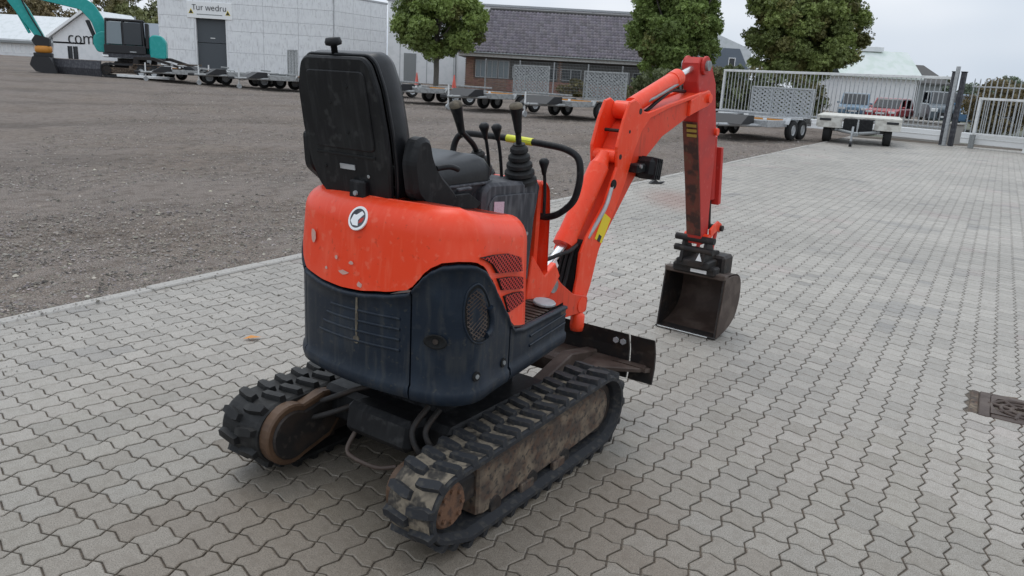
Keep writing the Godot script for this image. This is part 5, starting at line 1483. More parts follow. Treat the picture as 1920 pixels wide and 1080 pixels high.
	s = new_st(); ext(s, [Vector2(-1.6, -0.4), Vector2(1.7, -0.4), Vector2(1.7, 2.3), Vector2(0.7, 4.1), Vector2(-0.6, 4.1), Vector2(-1.6, 2.3)], 5.0, zed(-2.5)); put("wall", fin(s), M.slate, sb)
	window_at(sb, -0.1, 2.3, 0.45, 3.4, 0.02, M.white_clean, M.glass, 0)
	var ph := thing("pale_hall", "pale grey hall roof showing far behind between the trees", "building", at(14.0, 0.3, -76.0))
	s = new_st(); ext(s, [Vector2(-3.0, -0.4), Vector2(7.0, -0.4), Vector2(7.0, 4.6), Vector2(1.5, 6.6), Vector2(-3.0, 6.6)], 8.0, zed(-4.0)); put("wall", fin(s), M.steel_roof, ph)

	# 7 wire fence before the brick house
	var fz := -54.5
	var fe := thing("wire_fence", "thin wire mesh fence on posts in front of the brick house", "fence", at(-2.6, 0.35, fz))
	for k in 10: put("post", box(2.3 * k - 0.04, 0, -0.04, 2.3 * k + 0.04, 2.05, 0.04, 0.008), M.galv, fe)
	s = new_st()
	for k in 11: addbox(s, 0.0, 0.1 + 0.19 * k, -0.006, 20.7, 0.113 + 0.19 * k, 0.006)
	for k in 207: addbox(s, 0.1 * k - 0.006, 0.1, -0.005, 0.1 * k + 0.006, 2.0, 0.005)
	put("wire_mesh", fin(s), M.galv_dark, fe)
	var hl := thing("shrub", "low yellowing shrub in front of the brick wall between ramp trailers", "shrub", at(3.6, 0.2, -55.8))
	leaves(hl, "foliage", Vector3(0, 0.45, 0), Vector3(1.2, 0.55, 0.5), 1600, 30, 0.30, 0.13, Color(0.20, 0.17, 0.055), 71, 0.25)

# ---------------------------------------------------------------- trees
func leaf_mesh() -> ArrayMesh:
	var s := new_st()
	for k in 4:
		var a := TAU * k / 4.0 + 0.4; var t := Transform3D(Basis.from_euler(Vector3(0.5 - 0.35 * k, a, 0.25 * (k % 2))), Vector3(cos(a) * 0.35, 0.15 * (k % 3) - 0.15, sin(a) * 0.35))
		var p := [t * Vector3(-0.30, 0.0, -0.02), t * Vector3(0.0, 0.05, -0.32), t * Vector3(0.55, -0.06, 0.0), t * Vector3(0.0, 0.03, 0.30)]
		tri(s, p[0], p[2], p[1]); tri(s, p[0], p[3], p[2])
	return fin(s)

var leafm: ArrayMesh
func leaves(parent: Node3D, called: String, c: Vector3, r: Vector3, count: int, clumps: int, clump_r: float, size: float, col: Color, seed_: int, autumn := 0.1, cone := 0.0) -> void:
	if leafm == null: leafm = leaf_mesh()
	var rg := RandomNumberGenerator.new(); rg.seed = seed_
	var key := "leaf"
	if not M.has(key):
		M[key] = mat(Color(1, 1, 1), 0.6); M[key].vertex_color_use_as_albedo = true; M[key].backlight_enabled = true; M[key].backlight = Color(0.35, 0.4, 0.2)
	var cl := []
	for i in clumps:
		var v := Vector3(rg.randfn(), rg.randfn(), rg.randfn()).normalized()
		var k := pow(rg.randf(), 0.30)
		v *= k if rg.randf() > 0.09 else rg.randf_range(1.0, 1.13)
		var sq := 1.0 - cone * (v.y * 0.5 + 0.5)
		cl.append([c + Vector3(v.x * r.x * sq, v.y * r.y, v.z * r.z * sq), clump_r * rg.randf_range(0.7, 1.35), rg.randf_range(0.72, 1.3), rg.randf()])
	var mm := MultiMesh.new(); mm.transform_format = MultiMesh.TRANSFORM_3D; mm.use_colors = true; mm.mesh = leafm; mm.instance_count = count
	for i in count:
		var k = cl[rg.randi() % clumps]
		var v := Vector3(rg.randfn(), rg.randfn(), rg.randfn()).normalized() * pow(rg.randf(), 0.5) * float(k[1])
		v.y *= 0.75
		var b := Basis.from_euler(Vector3(rg.randf() * TAU, rg.randf() * TAU, rg.randf() * TAU)).scaled(Vector3.ONE * size * rg.randf_range(0.7, 1.3))
		mm.set_instance_transform(i, Transform3D(b, k[0] + v))
		var w: float = k[2] * rg.randf_range(0.8, 1.25)
		var cc := Color(col.r * w, col.g * w, col.b * w)
		if k[3] < autumn: cc = cc.lerp(Color(0.13 * w, 0.085 * w, 0.03 * w), 0.55)
		mm.set_instance_color(i, cc)
	var mi := MultiMeshInstance3D.new(); mi.name = numbered(parent, called); mi.multimesh = mm; mi.material_override = M[key]
	parent.add_child(mi, true); mi.set_meta("kind", "stuff")

func tree(label: String, pos: Vector3, trunk_r: float, c: Vector3, r: Vector3, count: int, clumps: int, col: Color, seed_: int, autumn: float, cone := 0.0, group := "") -> void:
	var t := thing("broadleaf_tree", label, "tree", Transform3D(Basis(), pos), group)
	M.bark = M.get("bark", tmat(ramp_tex(128, [[88, 0.06, 4, 0.4, 0.7, Color(0.07, 0.06, 0.05), 0.9]], Color(0.16, 0.145, 0.125)), 0.6, 0.9))
	put("trunk", pipe([Vector3(0, -0.3, 0), Vector3(0.03, (c.y - r.y) * 0.5, 0.02), Vector3(-0.02, c.y - r.y * 0.6, 0), Vector3(0.05, c.y + r.y * 0.3, 0)], trunk_r, 10, 2), M.bark, t)
	var rg := RandomNumberGenerator.new(); rg.seed = seed_ + 5
	for k in 7:
		var a := TAU * k / 7.0 + rg.randf(); var y := c.y - r.y * rg.randf_range(0.35, 0.75)
		put("limb", pipe([Vector3(0, y, 0), Vector3(cos(a) * r.x * 0.35, y + r.y * 0.25, sin(a) * r.z * 0.35), Vector3(cos(a) * r.x * 0.7, y + r.y * 0.7, sin(a) * r.z * 0.7)], [trunk_r * 0.5, trunk_r * 0.45, trunk_r * 0.38, trunk_r * 0.3, trunk_r * 0.2], 6, 2), M.bark, t)
	leaves(t, "crown", c, r, count, clumps, 0.55 * pow(r.x / 3.0, 0.5), 0.14, col, seed_, autumn, cone)

func trees() -> void:
	tree("round headed green tree on a clear trunk before the white hall", Vector3(-5.6, 0.4, -51.4), 0.17, Vector3(0.05, 4.35, 0), Vector3(2.75, 2.35, 2.6), 30000, 190, Color(0.19, 0.25, 0.065), 101, 0.06)
	tree("tall dense dark green tree right of the tiled roof", Vector3(8.65, 0.2, -47.9), 0.2, Vector3(0.0, 5.15, 0), Vector3(2.75, 3.7, 2.4), 60000, 330, Color(0.185, 0.25, 0.066), 102, 0.12, 0.38)
	tree("largest bushy tree with bronze tinted leaves above the fence", Vector3(16.0, 0.1, -47.6), 0.25, Vector3(0.0, 5.35, 0), Vector3(3.25, 3.5, 3.0), 70000, 400, Color(0.20, 0.245, 0.07), 103, 0.22, 0.18)
	# far bushes and wooded background
	var far := [["bushy reddish brown hedge tree at the far left edge", Vector3(-62, 0.5, -98), Vector3(7.5, 4.6, 4), Color(0.20, 0.16, 0.08), 0.5], ["rounded olive green trees behind the teal excavator cab", Vector3(-48.5, 0.5, -100), Vector3(6.0, 4.2, 4), Color(0.20, 0.21, 0.09), 0.35], ["brown leaved bush at the right edge behind the right gate", Vector3(23.9, 0.0, -40.5), Vector3(1.5, 1.35, 1.5), Color(0.17, 0.13, 0.06), 0.5]]
	for k in far.size():
		var f = far[k]
		var t := thing("far_tree" if k < 2 else "bush", f[0], "tree" if k < 2 else "bush", Transform3D(Basis(), f[1]))
		put("trunk", rod(Vector3(0, -0.5, 0), Vector3(0, f[2].y, 0), 0.15 if k == 2 else 0.3, 8), M.bark, t)
		leaves(t, "crown", Vector3(0, f[2].y * 0.95, 0), f[2], 9000 if k < 2 else 5000, 110, 1.0 if k < 2 else 0.4, 0.32 if k < 2 else 0.11, f[3], 111 + k, f[4])
	for k in 5:
		var x := 36.0 + 5.5 * k
		var t := thing("far_tree", ["pale grey green far tree right of the grey annex", "second far tree of the row seen through the right gate", "middle far tree of the row behind the right gate", "fourth far tree of the row near the right edge", "last far tree of the row beyond the right edge"][k], "tree", Transform3D(Basis(), Vector3(x, 0, -78.0 - 1.5 * (k % 2))), "trees far behind the right gate")
		put("trunk", rod(Vector3(0, -0.3, 0), Vector3(0, 2.0, 0), 0.2, 8), M.bark, t)
		leaves(t, "crown", Vector3(0, 1.6, 0), Vector3(2.9, 1.5 + 0.35 * (k % 3), 2.2), 4000, 60, 0.7, 0.26, Color(0.17, 0.20, 0.15), 131 + k, 0.15)
	# clipped dark hedge behind the gate bars
	var h := thing("hedge", "dark clipped hedge running behind the sliding gate under the largest tree", "hedge", Transform3D(Basis(Vector3.UP, -0.75), Vector3(9.6, 0.0, -39.0)))
	for k in 6: put("stem", rod(Vector3(-5.0 + 2.0 * k, -0.2, 0), Vector3(-5.0 + 2.0 * k, 1.2, 0), 0.05, 6), M.bark, h)
	leaves(h, "foliage", Vector3(0, 1.1, 0), Vector3(5.2, 1.3, 0.8), 12000, 220, 0.45, 0.14, Color(0.12, 0.14, 0.06), 151, 0.2)

# ---------------------------------------------------------------- gates
func gate() -> void:
	var g0 := Vector3(13.75, 0, -25.9); var dir := Vector3(0.566, 0, 0.824)
	var B := Basis(dir, Vector3.UP, dir.cross(Vector3.UP))
	var g := thing("sliding_gate", "long galvanised sliding gate of upright bars on a white beam", "gate", Transform3D(B, g0))
	put("top_rail", box(-9.6, 2.06, -0.035, -0.10, 2.15, 0.035, 0.008), M.white, g)
	put("bottom_beam", box(-9.6, 0.12, -0.09, -0.10, 0.46, 0.09, 0.015), M.white_clean, g)
	put("beam_flange", box(-9.6, 0.285, 0.0, -0.10, 0.31, 0.105, 0.004), M.white, g)
	put("mid_rail", box(-9.6, 0.52, -0.03, -0.10, 0.57, 0.03, 0.006), M.galv, g)
	for k in 55: put("bar", box(-9.50 + 0.17 * k, 0.46, -0.013, -9.474 + 0.17 * k, 2.07, 0.013, 0.003), M.galv, g)
	for x in [-9.6, -0.16]: put("end_post", box(x, 0.46, -0.04, x + 0.08, 2.12, 0.04, 0.008), M.white, g)
	var post := thing("gate_post", "tall bare galvanised post between the two gates", "post", Transform3D(B, g0 + dir * 0.13 + B.z * 0.26))
	put("post_tube", box(-0.05, -0.02, -0.05, 0.05, 2.46, 0.05, 0.01), M.galv, post)
	put("post_foot", box(-0.10, 0.0, -0.10, 0.10, 0.015, 0.10, 0.004), M.galv_dark, post)
	for k in 2:
		var dp := thing("portal_post", ["dark portal post left of the bare galvanised post", "dark portal post right of the bare galvanised post"][k], "post", Transform3D(B, g0 + dir * (-0.02 if k == 0 else 0.27) + B.z * 0.12), "dark portal posts of the gates")
		put("upright", box(-0.07, 0.0, -0.06, 0.07, 2.28, 0.06, 0.01), M.grey_plastic, dp)
		put("cap", box(-0.08, 2.28, -0.07, 0.08, 2.31, 0.07, 0.006), M.black, dp)
	var r := thing("right_gate", "shorter right hand gate with pointed bars on a white beam", "gate", Transform3D(B, g0 + dir * 0.52))
	put("bottom_beam", box(0.0, 0.12, -0.09, 5.2, 0.46, 0.09, 0.015), M.white_clean, r)
	put("beam_flange", box(0.0, 0.285, 0.0, 5.2, 0.31, 0.105, 0.004), M.white, r)
	put("mid_rail", box(0.0, 1.85, -0.02, 5.2, 1.89, 0.02, 0.006), M.galv, r)
	for k in 30:
		var s := new_st(); var x := 0.06 + 0.17 * k
		ext(s, [Vector2(x - 0.013, 0.46), Vector2(x + 0.013, 0.46), Vector2(x + 0.013, 2.07), Vector2(x, 2.12), Vector2(x - 0.013, 2.07)], 0.026)
		put("bar", fin(s), M.galv, r)
	var fpan := thing("barrier_panel", "white framed grille panel standing before the right gate", "barrier", Transform3D(B, g0 + dir * 0.95 + B.z * 0.26))
	var s := new_st()
	addbox(s, 0.0, 0.42, -0.03, 0.07, 1.55, 0.03, 0.006); addbox(s, 2.05, 0.42, -0.03, 2.12, 1.55, 0.03, 0.006); addbox(s, 0.072, 1.48, -0.03, 2.048, 1.55, 0.03, 0.006); addbox(s, 0.072, 0.42, -0.03, 2.048, 0.48, 0.03, 0.006)
	put("frame", fin(s), M.white, fpan)
	for k in 15: put("bar", box(0.19 + 0.125 * k, 0.48, -0.012, 0.212 + 0.125 * k, 1.48, 0.012, 0.003), M.galv, fpan)
	s = new_st(); addbox(s, -0.05, 0.0, -0.04, 0.10, 0.42, 0.04, 0.005); addbox(s, 2.0, 0.0, -0.04, 2.15, 0.42, 0.04, 0.005); put("foot", fin(s), M.galv_dark, fpan)
	var blk := thing("drive_box", "pale grey gate drive box at the right edge by the gate beam", "box", Transform3D(B, g0 + dir * 2.78 + B.z * 0.28))
	put("case", box(-0.22, 0.0, -0.2, 0.30, 0.42, 0.2, 0.03), M.white, blk)
	put("lid", box(-0.235, 0.42, -0.21, 0.315, 0.46, 0.21, 0.015), M.white_clean, blk)
	var wc := thing("concrete_block", "low weathered concrete block in the grass behind the gate", "block", Transform3D(B, g0 + dir * -1.6 - B.z * 1.6))
	put("block", box(-1.2, -0.05, -0.3, 1.2, 0.62, 0.3, 0.03), M.kerb, wc)
	put("coping", box(-1.25, 0.62, -0.34, 1.25, 0.68, 0.34, 0.01), M.kerb, wc)

# ---------------------------------------------------------------- the teal machine
func far_excavator() -> void:
	var root := thing("tracked_excavator", "large teal excavator with black cab parked far left on the gravel", "excavator", Transform3D(Basis(Vector3.UP, PI + 0.38).scaled(Vector3.ONE * 0.9), Vector3(-18.6, 0.34, -38.3)))
	# x forward, y up, z to its right (its left side with the cab faces the camera)
	for z in [-0.95, 0.95]:
		var path := hull_path([[Vector2(-1.15, 0.36), 0.33], [Vector2(1.15, 0.36), 0.33]], 0.16)
		var s := new_st()
		var rows := []
		for i in path.size() + 1:
			var p = path[i % path.size()]
			var row := []
			for k in [[-0.24, 0.0], [0.24, 0.0], [0.24, -0.08], [-0.24, -0.08]]:
				var v: Vector2 = p[0] + p[1] * (k[1] + (0.03 if i % 2 and k[1] == 0.0 else 0.0)); row.append(Vector3(v.x, v.y, z + k[0]))
			rows.append(row)
		for i in path.size():
			for k in 4: face(s, [rows[i][k], rows[i][(k + 1) % 4], rows[i + 1][(k + 1) % 4], rows[i + 1][k]], Vector3(path[i][0].x - path[i][1].x * 0.04, path[i][0].y - path[i][1].y * 0.04, z))
		var tr := put("crawler_track", fin(s), M.rubber_worn, root)
		for x in [-1.15, 1.15]: put("track_wheel", rod(Vector3(x, 0.36, z - 0.2), Vector3(x, 0.36, z + 0.2), 0.23, 20), M.dark_steel, tr)
		put("track_frame", box(-1.1, 0.22, z - 0.18, 1.1, 0.50, z + 0.18, 0.04), M.rust, tr)
	var s := new_st(); addbox(s, -0.8, 0.35, -0.8, 0.8, 0.8, 0.8, 0.05); lathe(s, [Vector2(0, 0.78), Vector2(0.7, 0.78), Vector2(0.7, 0.96), Vector2(0, 0.96)], Transform3D(), 24, false)
	put("undercarriage", fin(s), M.dark_steel, root)
	# blade ahead of the tracks
	s = new_st(); ext(s, [Vector2(2.35, 0.02), Vector2(2.42, 0.0), Vector2(2.50, 0.30), Vector2(2.40, 0.62), Vector2(2.33, 0.62), Vector2(2.40, 0.30)], 2.7, zed(0)); put("dozer_blade", fin(s), M.grey_plastic, root, Transform3D(Basis(Vector3.UP, 1.05).scaled(Vector3(1, 1.25, 1.15)), Vector3(1.35, 0, 1.9)))
	s = new_st()
	for z in [-0.5, 0.5]: ext(s, [Vector2(0.9, 0.30), Vector2(2.38, 0.20), Vector2(2.38, 0.40), Vector2(0.9, 0.55)], 0.16, zed(z))
	put("blade_arm", fin(s), M.ink, root)
	# house
	s = new_st(); ext(s, round_poly([Vector2(-1.68, 0.98), Vector2(1.25, 0.98), Vector2(1.25, 1.22), Vector2(-1.68, 1.22)], 0.05), 2.3, zed(0.05), 0.02); put("platform", fin(s), M.grey_plastic, root)
	s = new_st(); ext(s, round_poly([Vector2(-1.70, 1.02), Vector2(-0.92, 1.02), Vector2(-0.92, 2.05), Vector2(-1.15, 2.22), Vector2(-1.52, 2.18), Vector2(-1.72, 1.9)], 0.12, 4), 2.34, zed(0.05), 0.05); put("counterweight", fin(s), M.teal, root)
	s = new_st(); ext(s, round_poly([Vector2(-0.90, 1.22), Vector2(1.15, 1.22), Vector2(1.15, 1.75), Vector2(0.7, 2.0), Vector2(-0.90, 2.1)], 0.08), 1.1, zed(0.65), 0.03); put("engine_cover", fin(s), M.teal, root)
	s = new_st(); ext(s, round_poly([Vector2(0.9, 1.20), Vector2(1.55, 1.22), Vector2(1.72, 1.6), Vector2(1.68, 2.0), Vector2(1.35, 2.25), Vector2(0.95, 2.2)], 0.12, 4), 0.8, zed(-0.15), 0.03); put("front_cover", fin(s), M.teal, root)
	# cab: posts, glass, door, roof
	s = new_st()
	var ca := Vector3(-0.72, 1.22, -1.12); var cz := -0.12
	for x in [[1.12, 1.02], [0.28, 0.28], [-0.68, -0.62]]:
		for z in [-1.10, -0.15]:
			tube(s, [Vector3(x[0], 1.22, z), Vector3(x[1], 2.82, z)], 0.05, 6)
	addbox(s, -0.75, 1.2, -1.15, 1.18, 1.62, -0.10, 0.03); addbox(s, -0.72, 2.78, -1.14, 1.08, 2.90, -0.10, 0.04)
	var cab := put("cab", fin(s), M.ink, root)
	for k in [[0.34, 1.66, 1.06, 2.74, -1.105], [-0.58, 1.66, 0.24, 2.74, -1.105], [-0.58, 1.66, 0.24, 2.74, -0.16], [0.34, 1.66, 1.06, 2.74, -0.16]]:
		put("cab_window", box(k[0], k[1], k[4] - 0.012, k[2], k[3], k[4] + 0.012, 0.0), M.pane if k[0] > 0 else M.glass, cab)
	put("cab_window", box(1.055, 1.66, -1.04, 1.07, 2.74, -0.22, 0.0), M.pane, cab)
	put("seat_back", box(-0.35, 1.6, -0.85, -0.2, 2.35, -0.4, 0.04), M.vinyl, cab)
	put("beacon", rod(Vector3(-0.3, 2.9, -0.5), Vector3(-0.3, 3.08, -0.5), 0.04, 10), M.galv, cab)
	put("rear_guard", box(-0.92, 1.5, -1.13, -0.76, 2.75, -0.12, 0.03), M.ink, cab)
	put("work_light", box(1.0, 1.0, -1.17, 1.3, 1.10, -1.0, 0.02), M.white_clean, root)
	put("stripe", box(-0.30, 1.28, -1.158, 0.0, 1.33, -1.151, 0.0), M.galv, cab)
	# boom, stick, cylinders
	s = new_st(); ext(s, round_poly([Vector2(1.15, 1.55), Vector2(1.45, 1.50), Vector2(1.78, 2.70), Vector2(2.25, 3.25), Vector2(4.5, 3.66), Vector2(5.40, 3.90), Vector2(5.40, 4.25), Vector2(2.3, 4.0), Vector2(1.6, 3.55), Vector2(1.2, 2.85)], 0.15, 4), 0.34, zed(0.2), 0.02); put("boom", fin(s), M.teal, root)
	put("boom_cylinder", rod(Vector3(1.55, 1.5, -0.05), Vector3(1.98, 2.75, -0.05), 0.075, 12), M.ink, root)
	put("boom_cylinder", rod(Vector3(1.55, 1.5, 0.45), Vector3(1.98, 2.75, 0.45), 0.075, 12), M.ink, root)
	s = new_st(); ext(s, round_poly([Vector2(5.75, 4.55), Vector2(5.95, 4.35), Vector2(5.65, 3.75), Vector2(4.35, 1.75), Vector2(4.05, 1.55), Vector2(3.95, 1.75), Vector2(4.55, 3.1), Vector2(5.10, 3.95), Vector2(5.35, 4.45)], 0.08, 3), 0.28, zed(0.2), 0.02); put("stick", fin(s), M.teal, root)
	put("bucket_cylinder", rod(Vector3(5.35, 3.55, 0.2), Vector3(4.62, 1.95, 0.2), 0.07, 12), M.teal, root)
	put("hose", pipe([Vector3(4.9, 3.8, 0.0), Vector3(4.55, 2.9, -0.02), Vector3(4.1, 2.0, 0.0), Vector3(3.95, 1.6, 0.05)], 0.035, 6), M.ink, root)
	s = new_st(); ext(s, round_poly([Vector2(3.75, 1.75), Vector2(4.35, 1.9), Vector2(4.55, 1.6), Vector2(4.4, 1.35), Vector2(3.75, 1.35)], 0.06), 0.5, zed(0.2)); put("quick_coupler", fin(s), M.ink, root)
	s = new_st(); lathe(s, [Vector2(0, 1.02), Vector2(0.34, 1.02), Vector2(0.40, 1.08), Vector2(0.40, 1.30), Vector2(0.33, 1.36), Vector2(0, 1.36)], Transform3D(Basis(), Vector3(4.08, 0, 0.2)), 20); put("tilt_rotator", fin(s), M.orange, root)
	s = new_st(); addbox(s, 3.7, 0.82, -0.15, 4.5, 1.02, 0.55, 0.03); ext(s, round_poly([Vector2(3.45, 0.05), Vector2(3.85, 0.02), Vector2(4.4, 0.10), Vector2(4.65, 0.42), Vector2(4.5, 0.84), Vector2(3.75, 0.84), Vector2(3.6, 0.5)], 0.06), 1.4, zed(0.2)); put("grading_bucket", fin(s), M.ink, root)

# ---------------------------------------------------------------- trailers
func wheel(parent: Node3D, x: float, z: float, r: float, w: float) -> void:
	var s := new_st(); var t := Transform3D(Basis(Vector3.RIGHT, PI / 2), Vector3(x, r, z))
	lathe(s, [Vector2(r * 0.55, -w * 0.48), Vector2(r * 0.92, -w * 0.5), Vector2(r, -w * 0.34), Vector2(r, w * 0.34), Vector2(r * 0.92, w * 0.5), Vector2(r * 0.55, w * 0.48)], t, 20)
	var ty := put("wheel", fin(s), M.tyre, parent)
	s = new_st(); lathe(s, [Vector2(0, -w * 0.36), Vector2(r * 0.30, -w * 0.38), Vector2(r * 0.42, -w * 0.30), Vector2(r * 0.58, -w * 0.44), Vector2(r * 0.58, w * 0.44), Vector2(r * 0.42, w * 0.30), Vector2(r * 0.30, w * 0.38), Vector2(0, w * 0.36)], t, 16, false)
	put("rim", fin(s), M.galv, ty)

func ramp_panel(parent: Node3D, x: float, y0: float, w: float, h: float, m: Material) -> void:
	# upright loading ramp: frame, cross bars and a lattice of expanded metal
	var s := new_st(); var z := w * 0.5
	addbox(s, x - 0.025, y0, -z, x + 0.025, y0 + h, -z + 0.05, 0.005); addbox(s, x - 0.025, y0, z - 0.05, x + 0.025, y0 + h, z, 0.005)
	addbox(s, x - 0.024, y0 + h - 0.05, -z + 0.052, x + 0.024, y0 + h, z - 0.052, 0.005); addbox(s, x - 0.024, y0, -z + 0.052, x + 0.024, y0 + 0.05, z - 0.052, 0.005)
	for k in [0.33, 0.66]: addbox(s, x - 0.02, y0 + 0.052, lerpf(-z, z, k) - 0.02, x + 0.02, y0 + h - 0.052, lerpf(-z, z, k) + 0.02)
	var rp := put("loading_ramp", fin(s), m, parent)
	s = new_st(); var P := PackedVector2Array([Vector2(-z + 0.05, y0 + 0.05), Vector2(z - 0.05, y0 + 0.05), Vector2(z - 0.05, y0 + h - 0.05), Vector2(-z + 0.05, y0 + h - 0.05)])
	for dir in [1.0, -1.0]:
		var c := -3.0
		while c < 3.0:
			var d := Vector2(0.82, 0.57 * dir); var n := Vector2(-d.y, d.x) * 0.026
			var o := Vector2(c, y0 + h * 0.5)
			for piece in Geometry2D.intersect_polygons(P, PackedVector2Array([o - d * 3 - n, o + d * 3 - n, o + d * 3 + n, o - d * 3 + n])):
				var q := ccw(piece); var xx: float = x + 0.006 * dir
				for i in range(1, q.size() - 1):
					face(s, [Vector3(xx, q[0].y, q[0].x), Vector3(xx, q[i].y, q[i].x), Vector3(xx, q[i + 1].y, q[i + 1].x)], Vector3(x - dir, q[0].y, q[0].x))
			c += 0.17
	put("ramp_lattice", fin(s), m, rp)

func trailer(label: String, pos: Vector3, heading: Vector2, L: float, W: float, deck: float, ramp := 0.0, group := "plant trailers parked in a row on the gravel", m: Material = null) -> Node3D:
	# heading points to the drawbar, on the ground plane
	var h := heading.normalized(); var f := Vector3(h.x, 0, h.y)
	var t := thing("trailer", label, "trailer", Transform3D(Basis(f, Vector3.UP, f.cross(Vector3.UP)), Vector3(pos.x, gy(pos.x, pos.z), pos.z)), group)
	if m == null: m = M.galv_mid
	var s := new_st(); var z := W * 0.5
	for sg in [-1.0, 1.0]: addbox(s, -L * 0.5, deck - 0.14, sg * z - 0.03, L * 0.5, deck + 0.05, sg * z + 0.03, 0.008)
	for x in [-L * 0.5, L * 0.5 - 0.06]: addbox(s, x, deck - 0.13, -z + 0.032, x + 0.06, deck + 0.04, z - 0.032, 0.006)
	put("chassis", fin(s), m, t)
	put("deck", box(-L * 0.5 + 0.06, deck - 0.03, -z + 0.035, L * 0.5 - 0.06, deck + 0.01, z - 0.035, 0.0), M.galv_dark, t)
	s = new_st()
	for sg in [-1.0, 1.0]: tube(s, [Vector3(L * 0.5 - 0.1, deck - 0.10, sg * z * 0.8), Vector3(L * 0.5 + 1.0, deck - 0.12, sg * 0.06)], 0.05, 6)
	tube(s, [Vector3(L * 0.5 + 0.9, deck - 0.12, 0), Vector3(L * 0.5 + 1.35, deck - 0.12, 0)], 0.045, 8)
	put("drawbar", fin(s), m, t)
	s = new_st(); tube(s, [Vector3(L * 0.5 + 1.05, deck + 0.28, 0.12), Vector3(L * 0.5 + 1.05, 0.14, 0.12)], 0.03, 8)
	var jw := put("jockey_stand", fin(s), M.white, t)
	put("jockey_wheel", rod(Vector3(L * 0.5 + 1.05, 0.10, 0.08), Vector3(L * 0.5 + 1.05, 0.10, 0.16), 0.10, 14), M.galv, jw)
	put("hitch", box(L * 0.5 + 1.25, deck - 0.17, -0.05, L * 0.5 + 1.5, deck - 0.06, 0.05, 0.02), M.ink, t)
	# front board with dark toolbox mouth
	s = new_st(); ext(s, [Vector2(L * 0.5 + 0.02, deck - 0.08), Vector2(L * 0.5 + 0.80, deck - 0.08), Vector2(L * 0.5 + 0.42, deck + 0.16), Vector2(L * 0.5 + 0.02, deck + 0.16)], W * 0.62, Transform3D(), 0.01)
	put("tool_tray", fin(s), M.ink, t)
	for sg in [-1.0, 1.0]: put("marker_lamp", box(L * 0.5 + 0.0, deck + 0.06, sg * (z - 0.08) - 0.05, L * 0.5 + 0.03, deck + 0.12, sg * (z - 0.08) + 0.05, 0.005), M.white_clean, t)
	put("cable", pipe([Vector3(L * 0.5 + 0.5, deck - 0.02, 0.05), Vector3(L * 0.5 + 0.9, deck - 0.2, 0.08), Vector3(L * 0.5 + 1.3, deck - 0.08, 0.05)], 0.014, 5), M.ink, t)
	put("strap", box(-0.1, deck - 0.145, -z - 0.034, -0.03, deck + 0.055, z + 0.034, 0.002), M.orange, t)
	put("front_rail", box(L * 0.5 - 0.05, deck + 0.20, -z, L * 0.5, deck + 0.26, z, 0.008), m, t)
	for x in [-L * 0.22, -L * 0.22 + 0.68]:
		for sg in [-1.0, 1.0]: wheel(t, x, sg * (z + 0.06), 0.29, 0.17)
	s = new_st()
	for sg in [-1.0, 1.0]:
		addbox(s, -L * 0.22 - 0.36, 0.62, sg * (z + 0.06) - 0.11, -L * 0.22 + 1.04, 0.645, sg * (z + 0.06) + 0.11, 0.004)
		ext(s, [Vector2(-L * 0.22 + 1.04, 0.645), Vector2(-L * 0.22 + 1.16, 0.46), Vector2(-L * 0.22 + 1.15, 0.45), Vector2(-L * 0.22 + 1.03, 0.62)], 0.22, zed(sg * (z + 0.06)))
		ext(s, [Vector2(-L * 0.22 - 0.36, 0.645), Vector2(-L * 0.22 - 0.48, 0.46), Vector2(-L * 0.22 - 0.47, 0.45), Vector2(-L * 0.22 - 0.35, 0.62)], 0.22, zed(sg * (z + 0.06)))
	put("mudguard", fin(s), m, t)
	for sg in [-1.0, 1.0]: put("tail_lamp", box(-L * 0.5 - 0.03, deck - 0.10, sg * (z - 0.2) - 0.1, -L * 0.5, deck, sg * (z - 0.2) + 0.1, 0.01), M.lamp_red, t)
	if ramp > 0: ramp_panel(t, -L * 0.5 + 0.03, deck + 0.06, W, ramp, m)
	return t

